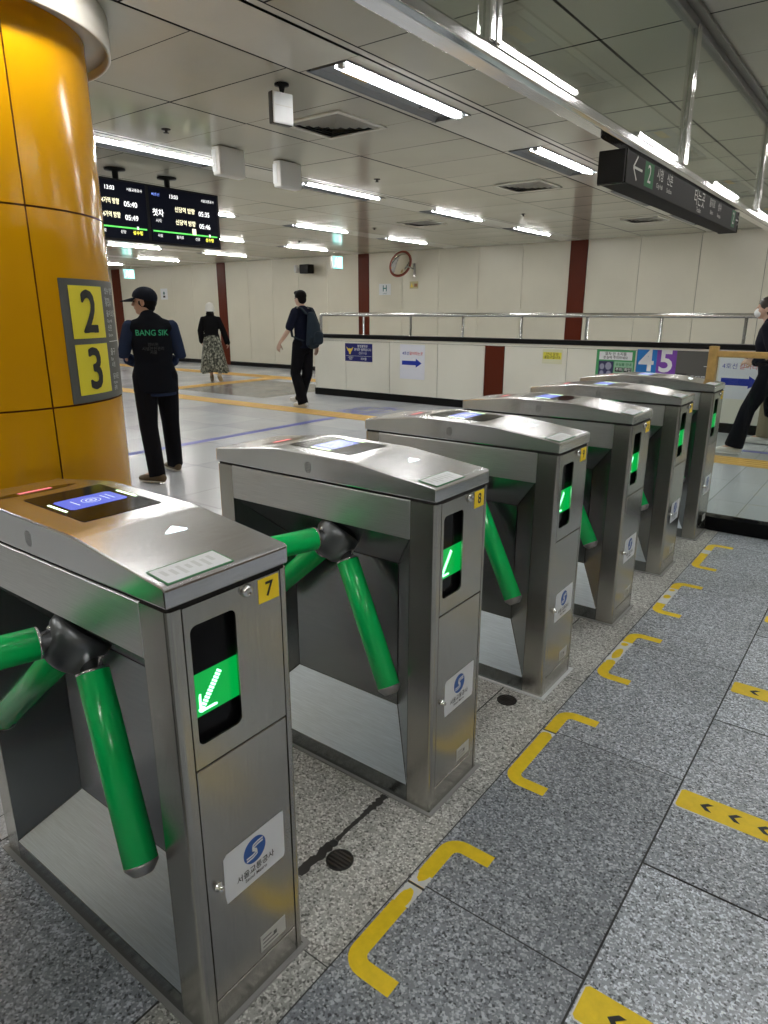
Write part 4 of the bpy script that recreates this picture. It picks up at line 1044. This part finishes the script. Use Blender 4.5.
# keep only the dome above the hat band
b = bmesh.new(); b.from_mesh(capm.data); bmesh.ops.bisect_plane(b, geom=b.verts[:]+b.edges[:]+b.faces[:], plane_co=CM @ V(0, 0, .022), plane_no=(CM.to_3x3() @ V(0, -.25, 1)), clear_inner=True)
bpy.data.objects.remove(capm)
mbc = MB(); mbc.add(b); capo = mbc.build('cap', CAPM, man)
for p in capo.data.polygons: p.use_smooth = True
mb = MB()
N = 12; top_ = []
for i in range(N+1):
    a = math.radians(-62+124*i/N); top_.append((V(.080*math.sin(a), .075*math.cos(a)+.01, .040), V(.080*math.sin(a)*1.02, .085*math.cos(a)+.115*max(0, math.cos(a*1.2))+.01, .008)))
for i in range(N):
    for dz in (0, -.006): mb.quad(*[CM @ (q+V(0, 0, dz)) for q in (top_[i][0], top_[i+1][0], top_[i+1][1], top_[i][1])])
    mb.quad(CM @ top_[i][1], CM @ top_[i+1][1], CM @ (top_[i+1][1]-V(0, 0, .006)), CM @ (top_[i][1]-V(0, 0, .006)))
mb.build('cap_brim', CAPM, man)
mb = MB(); mb.ball(CM @ V(0, -.025, .005), (.079, .090, .075), RZ(math.radians(70))); mb.ball(CM @ V(0, -.05, -.04), (.060, .045, .05), RZ(math.radians(70))); fused(mb, 'hair', HAIR, man, .008, 2)

# --- young man with the backpack, walking left
TEE = mat('tee_navy', (.008, .010, .022), .8, 0, .08); PACK = mat('pack_slate', (.020, .030, .042), .6, 0, .08); WSHOE = mat('shoe_white', (.70, .70, .68), .5)
P = joints(pel=(0, 0, .97), waist=(0, -.005, 1.12), chest=(0, -.015, 1.31), sL=(-.185, -.02, 1.455), sR=(.185, -.02, 1.455), eL=(-.27, .055, 1.19), eR=(.25, -.10, 1.19), wL=(-.28, .24, 1.00), wR=(.27, -.06, .95),
           neck=(0, .005, 1.53), head=(0, .035, 1.655), hL=(-.09, 0, .94), hR=(.09, 0, .94), kL=(-.09, .10, .53), kR=(.085, .0, .52), aL=(-.08, -.04, .11), aR=(.085, .18, .14), toeL=(-.05, 1, 0), toeR=(0, .96, .15))
mb = body_mesh(P); HM = head(mb, P['head'], math.radians(-5), .98)
hand(mb, P['wL'], (0, .4, -.9), (1, .1, 0), .5, 1); hand(mb, P['wR'], (0, .1, -1), (-1, 0, 0), .5, -1)
stu = fused(mb, 'person', SKINP, None, .0075, 3); stu.location = (-6.80, 7.47, 0); stu.rotation_euler = (0, 0, math.radians(92)); stu.scale = (1, 1, 1.03)
tag(stu, 'young man in navy tee and black trousers walking with a backpack', 'person'); eyes(HM, .98, stu)
mb = MB()
for s in 'LR': limb(mb, [P['h'+s]+V(0, 0, .05), lerp(P['h'+s], P['k'+s], .5), P['k'+s], lerp(P['k'+s], P['a'+s], .5), P['a'+s]+V(0, 0, -.045)], [(.10, .11), (.095, .10), .086, .086, .086], cap=(1, .06))
mb.tube([P['pel']-V(0, 0, .04), P['pel']+V(0, 0, .08)], [(.165, .12), (.16, .115)], 18, side=(1, 0, 0)); fused(mb, 'trousers', TRO, stu, .010, 3)
mb = torso_cloth(P, .014, .93, flare=.01)
for s in 'LR': limb(mb, [P['s'+s], lerp(P['s'+s], P['e'+s], .45), lerp(P['s'+s], P['e'+s], .80)], [.072, .070, .068])
fused(mb, 'tee_shirt', TEE, stu, .009, 3)
for s in 'LR': shoe('shoe', P['a'+s], P['toe'+s], WSHOE, SOLE, stu)
mb = MB(); mb.ball(HM @ V(0, -.022, .045), (.090, .100, .086), RZ(math.radians(-5))); mb.ball(HM @ V(0, -.055, -.01), (.076, .058, .07), RZ(math.radians(-5))); mb.ball(HM @ V(0, .045, .085), (.072, .05, .035), RZ(math.radians(-5))); fused(mb, 'hair', HAIR, stu, .009, 2)
bp = thing('backpack', 'slate blue backpack worn by the walking young man', 'backpack', stu.location, stu.rotation_euler.z); bp.scale = (1, 1, 1.03)
mb = MB(); mb.tube([(0, -.215, 1.00), (0, -.245, 1.10), (0, -.225, 1.28), (0, -.19, 1.42)], [(.14, .09), (.15, .105), (.12, .080), (.075, .045)], 22, side=(1, 0, 0)); fused(mb, 'bag', PACK, bp, .010, 3)
mb = MB(); mb.tube([(0, -.325, 1.02), (0, -.335, 1.14)], [(.11, .045), (.105, .04)], 18, side=(1, 0, 0)); fused(mb, 'front_pocket', PACK, bp, .010, 2)
for s in (-1, 1): MB().tube([(s*.09, -.175, 1.43), (s*.125, -.10, 1.52), (s*.125, .0, 1.535), (s*.125, .105, 1.45), (s*.14, .135, 1.28), (s*.175, .06, 1.10), (s*.15, -.14, 1.04)], [(.028, .008)]*7, 10, side=(1, 0, 0)).build('strap', PACK, bp)

# --- woman in white hat and long skirt, walking away
BLK = mat('black_knit', (.006, .006, .007), .85, 0, .08); HATM = mat('hat_white', (.62, .61, .57), .8)
SKIRT = mat('skirt_print', (.3, .3, .25), .8); N, L_, p_ = nodes(SKIRT); nz = noise(SKIRT, 26, 3, (1, 1, .8), .7)
rp = ramp(SKIRT, nz.outputs['Fac'], [(.42, (.02, .022, .018)), (.49, (.10, .105, .08)), (.56, (.20, .205, .16)), (.66, (.42, .42, .36))]); L_.new(rp.outputs['Color'], p_.inputs['Base Color'])
P = joints(pel=(0, 0, .92), waist=(0, 0, 1.06), chest=(0, -.005, 1.22), sL=(-.165, -.01, 1.36), sR=(.165, -.01, 1.36), eL=(-.23, .02, 1.11), eR=(.255, -.03, 1.11), wL=(-.215, .12, .90), wR=(.325, .02, .87),
           neck=(0, .0, 1.425), head=(0, .025, 1.535), hL=(-.08, 0, .88), hR=(.08, 0, .88), kL=(-.07, .06, .50), kR=(.08, -.02, .48), aL=(-.055, .02, .10), aR=(.125, -.22, .19), toeL=(0, 1, 0), toeR=(.25, .75, -.6))
mb = body_mesh(P, .92); HM = head(mb, P['head'], 0, .95); hand(mb, P['wL'], (0, .2, -1), (1, 0, 0), .5, 1, .92); hand(mb, P['wR'], (.2, .1, -1), (-1, 0, 0), .5, -1, .92)
wom = fused(mb, 'person', SKINP, None, .0075, 3); wom.location = (-11.3, 9.30, 0); wom.rotation_euler = (0, 0, math.radians(50))
tag(wom, 'woman in white hat, black top and long printed skirt walking away', 'person'); eyes(HM, .95, wom)
mb = torso_cloth(P, .022, .86, .92, flare=.02)
for s in 'LR': limb(mb, [P['s'+s], lerp(P['s'+s], P['e'+s], .5), P['e'+s], lerp(P['e'+s], P['w'+s], .5), lerp(P['w'+s], P['e'+s], -.05)], [.054, .062, .064, .064, .066])
fused(mb, 'knit_top', BLK, wom, .010, 3)
mb = MB(); NR, NS = 14, 64; rings = []
for i in range(NR+1):
    q = i/NR; z = 1.04-.82*q; rx = .15+.145*q**.8; ry = .115+.150*q**.8
    rings.append([mb.bm.verts.new(((rx*(1+.07*q*math.sin(9*a)+.03*q*math.sin(17*a+1)))*math.cos(a)+.02*q, (ry*(1+.07*q*math.sin(9*a)+.03*q*math.sin(17*a+1)))*math.sin(a)-.03*q, z+.02*q*math.sin(3*a))) for a in [2*PI*j/NS for j in range(NS)]])
for A, B in zip(rings, rings[1:]):
    for j in range(NS): f = mb.bm.faces.new((A[j], B[j], B[(j+1) % NS], A[(j+1) % NS])); f.smooth = True
mb.bm.faces.new(rings[0])
mb.build('skirt', SKIRT, wom)
mb = MB(); mb.lathe([(0, .140), (.040, .132), (.070, .108), (.090, .06), (.100, .01), (.112, -.04), (.116, -.048), (.110, -.047), (.094, -.012)], HM @ V(0, -.01, .03), (0, 0, 1), 28).build('bucket_hat', HATM, wom)
mb = MB(); mb.ball(HM @ V(0, -.02, .0), (.082, .092, .085)); mb.ball(HM @ V(0, -.04, -.07), (.090, .060, .065)); fused(mb, 'hair', HAIR, wom, .009, 2)
for s in 'LR': shoe('shoe', P['a'+s], P['toe'+s], mat('sandal_tan', (.36, .30, .22), .6) if 'sandal_tan' not in bpy.data.materials else bpy.data.materials['sandal_tan'], SOLE, wom, .24)

# --- masked walker at the right edge, mid-stride
JKT = mat('jacket_navy', (.008, .009, .016), .7, 0, .08); DEN = mat('trousers_ink', (.006, .007, .012), .8, 0, .08)
STRP = mat('striped_tee', (.6, .6, .6), .8); N, L_, p_ = nodes(STRP); tc = N.new('ShaderNodeTexCoord'); wv = N.new('ShaderNodeTexWave'); wv.wave_type = 'BANDS'; wv.bands_direction = 'Z'; wv.inputs['Scale'].default_value = 9
L_.new(tc.outputs['Object'], wv.inputs['Vector']); rp = ramp(STRP, wv.outputs['Fac'], [(.40, (.03, .03, .04)), (.45, (.62, .62, .62))]); L_.new(rp.outputs['Color'], p_.inputs['Base Color'])
P = joints(pel=(0, .0, .90), waist=(0, .05, 1.04), chest=(0, .08, 1.21), sL=(-.17, .08, 1.35), sR=(.17, .08, 1.35), eL=(-.225, .0, 1.10), eR=(.22, .03, 1.10), wL=(-.17, .155, 1.00), wR=(.13, .17, 1.00),
           neck=(0, .10, 1.42), head=(0, .145, 1.54), hL=(-.08, 0, .87), hR=(.08, 0, .87), kL=(-.08, .17, .50), kR=(.08, -.05, .47), aL=(-.08, .25, .10), aR=(.08, -.42, .16), toeL=(0, 1, 0), toeR=(0, .9, -.4))
mb = body_mesh(P, .95); HM = head(mb, P['head'], math.radians(8), .97); hand(mb, P['wL'], (.1, .9, .1), (.6, 0, -.6), .6, 1, .95); hand(mb, P['wR'], (-.2, .9, .1), (-.6, 0, .4), .7, -1, .95)
wlk = fused(mb, 'person', SKINP, None, .0075, 3); wlk.location = (-.15, 7.60, 0); wlk.rotation_euler = (0, 0, math.radians(93))
tag(wlk, 'person in a white mask and dark jacket striding left behind the glass fence', 'person'); eyes(HM, .97, wlk)
mb = MB()
for s in 'LR': limb(mb, [P['h'+s]+V(0, 0, .05), lerp(P['h'+s], P['k'+s], .5), P['k'+s], lerp(P['k'+s], P['a'+s], .5), P['a'+s]+V(0, 0, -.005)], [(.10, .11), (.088, .095), .078, .082, .098], cap=(1, .06))
mb.tube([P['pel']-V(0, 0, .04), P['pel']+V(0, 0, .08)], [(.165, .12), (.155, .11)], 18, side=(1, 0, 0)); fused(mb, 'trousers', DEN, wlk, .010, 3)
fused(torso_cloth(P, .008, .84, .95), 'striped_tee', STRP, wlk, .009, 2)
mb = torso_cloth(P, .024, .82, .95)
for s in 'LR': limb(mb, [P['s'+s], lerp(P['s'+s], P['e'+s], .5), P['e'+s], lerp(P['e'+s], P['w'+s], .5), lerp(P['w'+s], P['e'+s], .08)], [.070, .068, .064, .058, .050])
jk = fused(mb, 'jacket_raw', JKT, None, .010, 3)
b = bmesh.new(); b.from_mesh(jk.data); bpy.data.objects.remove(jk)      # open front
bmesh.ops.delete(b, geom=[v for v in b.verts if abs(v.co.x) < .055+.02*max(0, 1.3-v.co.z) and v.co.y > .11 and v.co.z > .80 and not (v.co.y > .26)], context='VERTS')
mbj = MB(); mbj.add(b); jo = mbj.build('jacket', JKT, wlk)
sol = jo.modifiers.new('thickness', 'SOLIDIFY'); sol.thickness = .006
for s in 'LR': shoe('shoe', P['a'+s], P['toe'+s], WSHOE, WSHOE, wlk, .28)
mb = MB(); mb.ball(HM @ V(0, -.02, .040), (.086, .098, .084)); mb.ball(HM @ V(0, -.05, -.02), (.078, .06, .08)); fused(mb, 'hair', mat('brown_hair', (.022, .014, .010), .5), wlk, .009, 2)
mb = MB(); mb.ball(HM @ V(0, .062, -.042), (.052, .046, .050), RZ(math.radians(8))); fused(mb, 'face_mask', WHITE, wlk, .007, 2)
ph = tag(MB().box(-.036, .036, .0, .15, -.004, .004, bev=.003).build('phone', BLACK), 'small dark phone held out by the masked walker', 'phone')
ph.location = wlk.matrix_basis @ V(-.02, .245, 1.035); ph.rotation_euler = (math.radians(15), 0, math.radians(100))

# --- second walker in khaki behind
KHA = mat('khaki', (.22, .19, .12), .8); GRYT = mat('grey_top', (.05, .05, .055), .8)
P = joints(pel=(0, 0, .92), waist=(0, 0, 1.06), chest=(0, 0, 1.23), sL=(-.18, 0, 1.37), sR=(.18, 0, 1.37), eL=(-.25, -.08, 1.12), eR=(.25, .06, 1.12), wL=(-.27, -.05, .89), wR=(.27, .20, .93),
           neck=(0, .01, 1.44), head=(0, .04, 1.555), hL=(-.09, 0, .89), hR=(.09, 0, .89), kL=(-.09, .22, .52), kR=(.09, -.02, .49), aL=(-.09, .24, .10), aR=(.09, -.36, .15), toeL=(0, 1, 0), toeR=(0, .9, -.4))
mb = body_mesh(P); HM = head(mb, P['head'], 0); hand(mb, P['wL'], (0, .1, -1), (1, 0, 0), .5, 1); hand(mb, P['wR'], (0, .4, -1), (-1, 0, 0), .5, -1)
khk = fused(mb, 'person', SKINP, None, .009, 3); khk.location = (-.0, 8.48, 0); khk.rotation_euler = (0, 0, math.radians(90))
tag(khk, 'person in khaki trousers half hidden behind the masked walker', 'person'); eyes(HM, 1, khk)
mb = MB()
for s in 'LR': limb(mb, [P['h'+s]+V(0, 0, .05), lerp(P['h'+s], P['k'+s], .5), P['k'+s], lerp(P['k'+s], P['a'+s], .5), P['a'+s]+V(0, 0, -.01)], [(.11, .12), (.11, .115), .105, .095, .085], cap=(1, .06))
mb.tube([P['pel']-V(0, 0, .04), P['pel']+V(0, 0, .08)], [(.17, .125), (.165, .12)], 18, side=(1, 0, 0)); fused(mb, 'trousers', KHA, khk, .011, 3)
mb = torso_cloth(P, .018, .86)
for s in 'LR': limb(mb, [P['s'+s], P['e'+s], lerp(P['e'+s], P['w'+s], .9)], [.072, .064, .05])
fused(mb, 'sweater', GRYT, khk, .011, 3)
for s in 'LR': shoe('shoe', P['a'+s], P['toe'+s], WSHOE, WSHOE, khk, .28)
mb = MB(); mb.ball(HM @ V(0, -.02, .040), (.088, .100, .086)); mb.ball(HM @ V(0, -.05, -.02), (.078, .06, .07)); fused(mb, 'hair', HAIR, khk, .010, 2)

# ------------------------------------------------------------------ world, camera, view
w = bpy.data.worlds.new('world'); scn.world = w; w.use_nodes = True
w.node_tree.nodes['Background'].inputs['Color'].default_value = (.5, .5, .5, 1); w.node_tree.nodes['Background'].inputs['Strength'].default_value = .02
cam = bpy.data.cameras.new('camera'); co = bpy.data.objects.new('camera', cam); COL.objects.link(co)
yaw, pitch = CAMYAW, CAMPITCH = .64647, .28790
fw = V(-math.sin(yaw)*math.cos(pitch), math.cos(yaw)*math.cos(pitch), -math.sin(pitch)); rt = V(math.cos(yaw), math.sin(yaw), 0); up = rt.cross(fw)
roll = .0008; rt, up = rt*math.cos(roll)+up*math.sin(roll), up*math.cos(roll)-rt*math.sin(roll)
co.matrix_world = Matrix(((rt.x, up.x, -fw.x, .93916), (rt.y, up.y, -fw.y, -.62376), (rt.z, up.z, -fw.z, 1.49880), (0, 0, 0, 1)))
cam.sensor_fit = 'VERTICAL'; cam.sensor_height = 36; cam.lens = 674.0/1024*36; cam.clip_start = .02
scn.camera = co
vs = scn.view_settings; vs.view_transform = 'Standard'; vs.look = 'None'; vs.gamma = 1; vs.use_curve_mapping = False; vs.exposure = 0.80
scn.cycles.use_denoising = True; scn.cycles.max_bounces = 8; scn.cycles.diffuse_bounces = 4; scn.cycles.glossy_bounces = 5; scn.cycles.transparent_max_bounces = 8
scn.cycles.sample_clamp_indirect = 6.0; scn.cycles.caustics_reflective = False
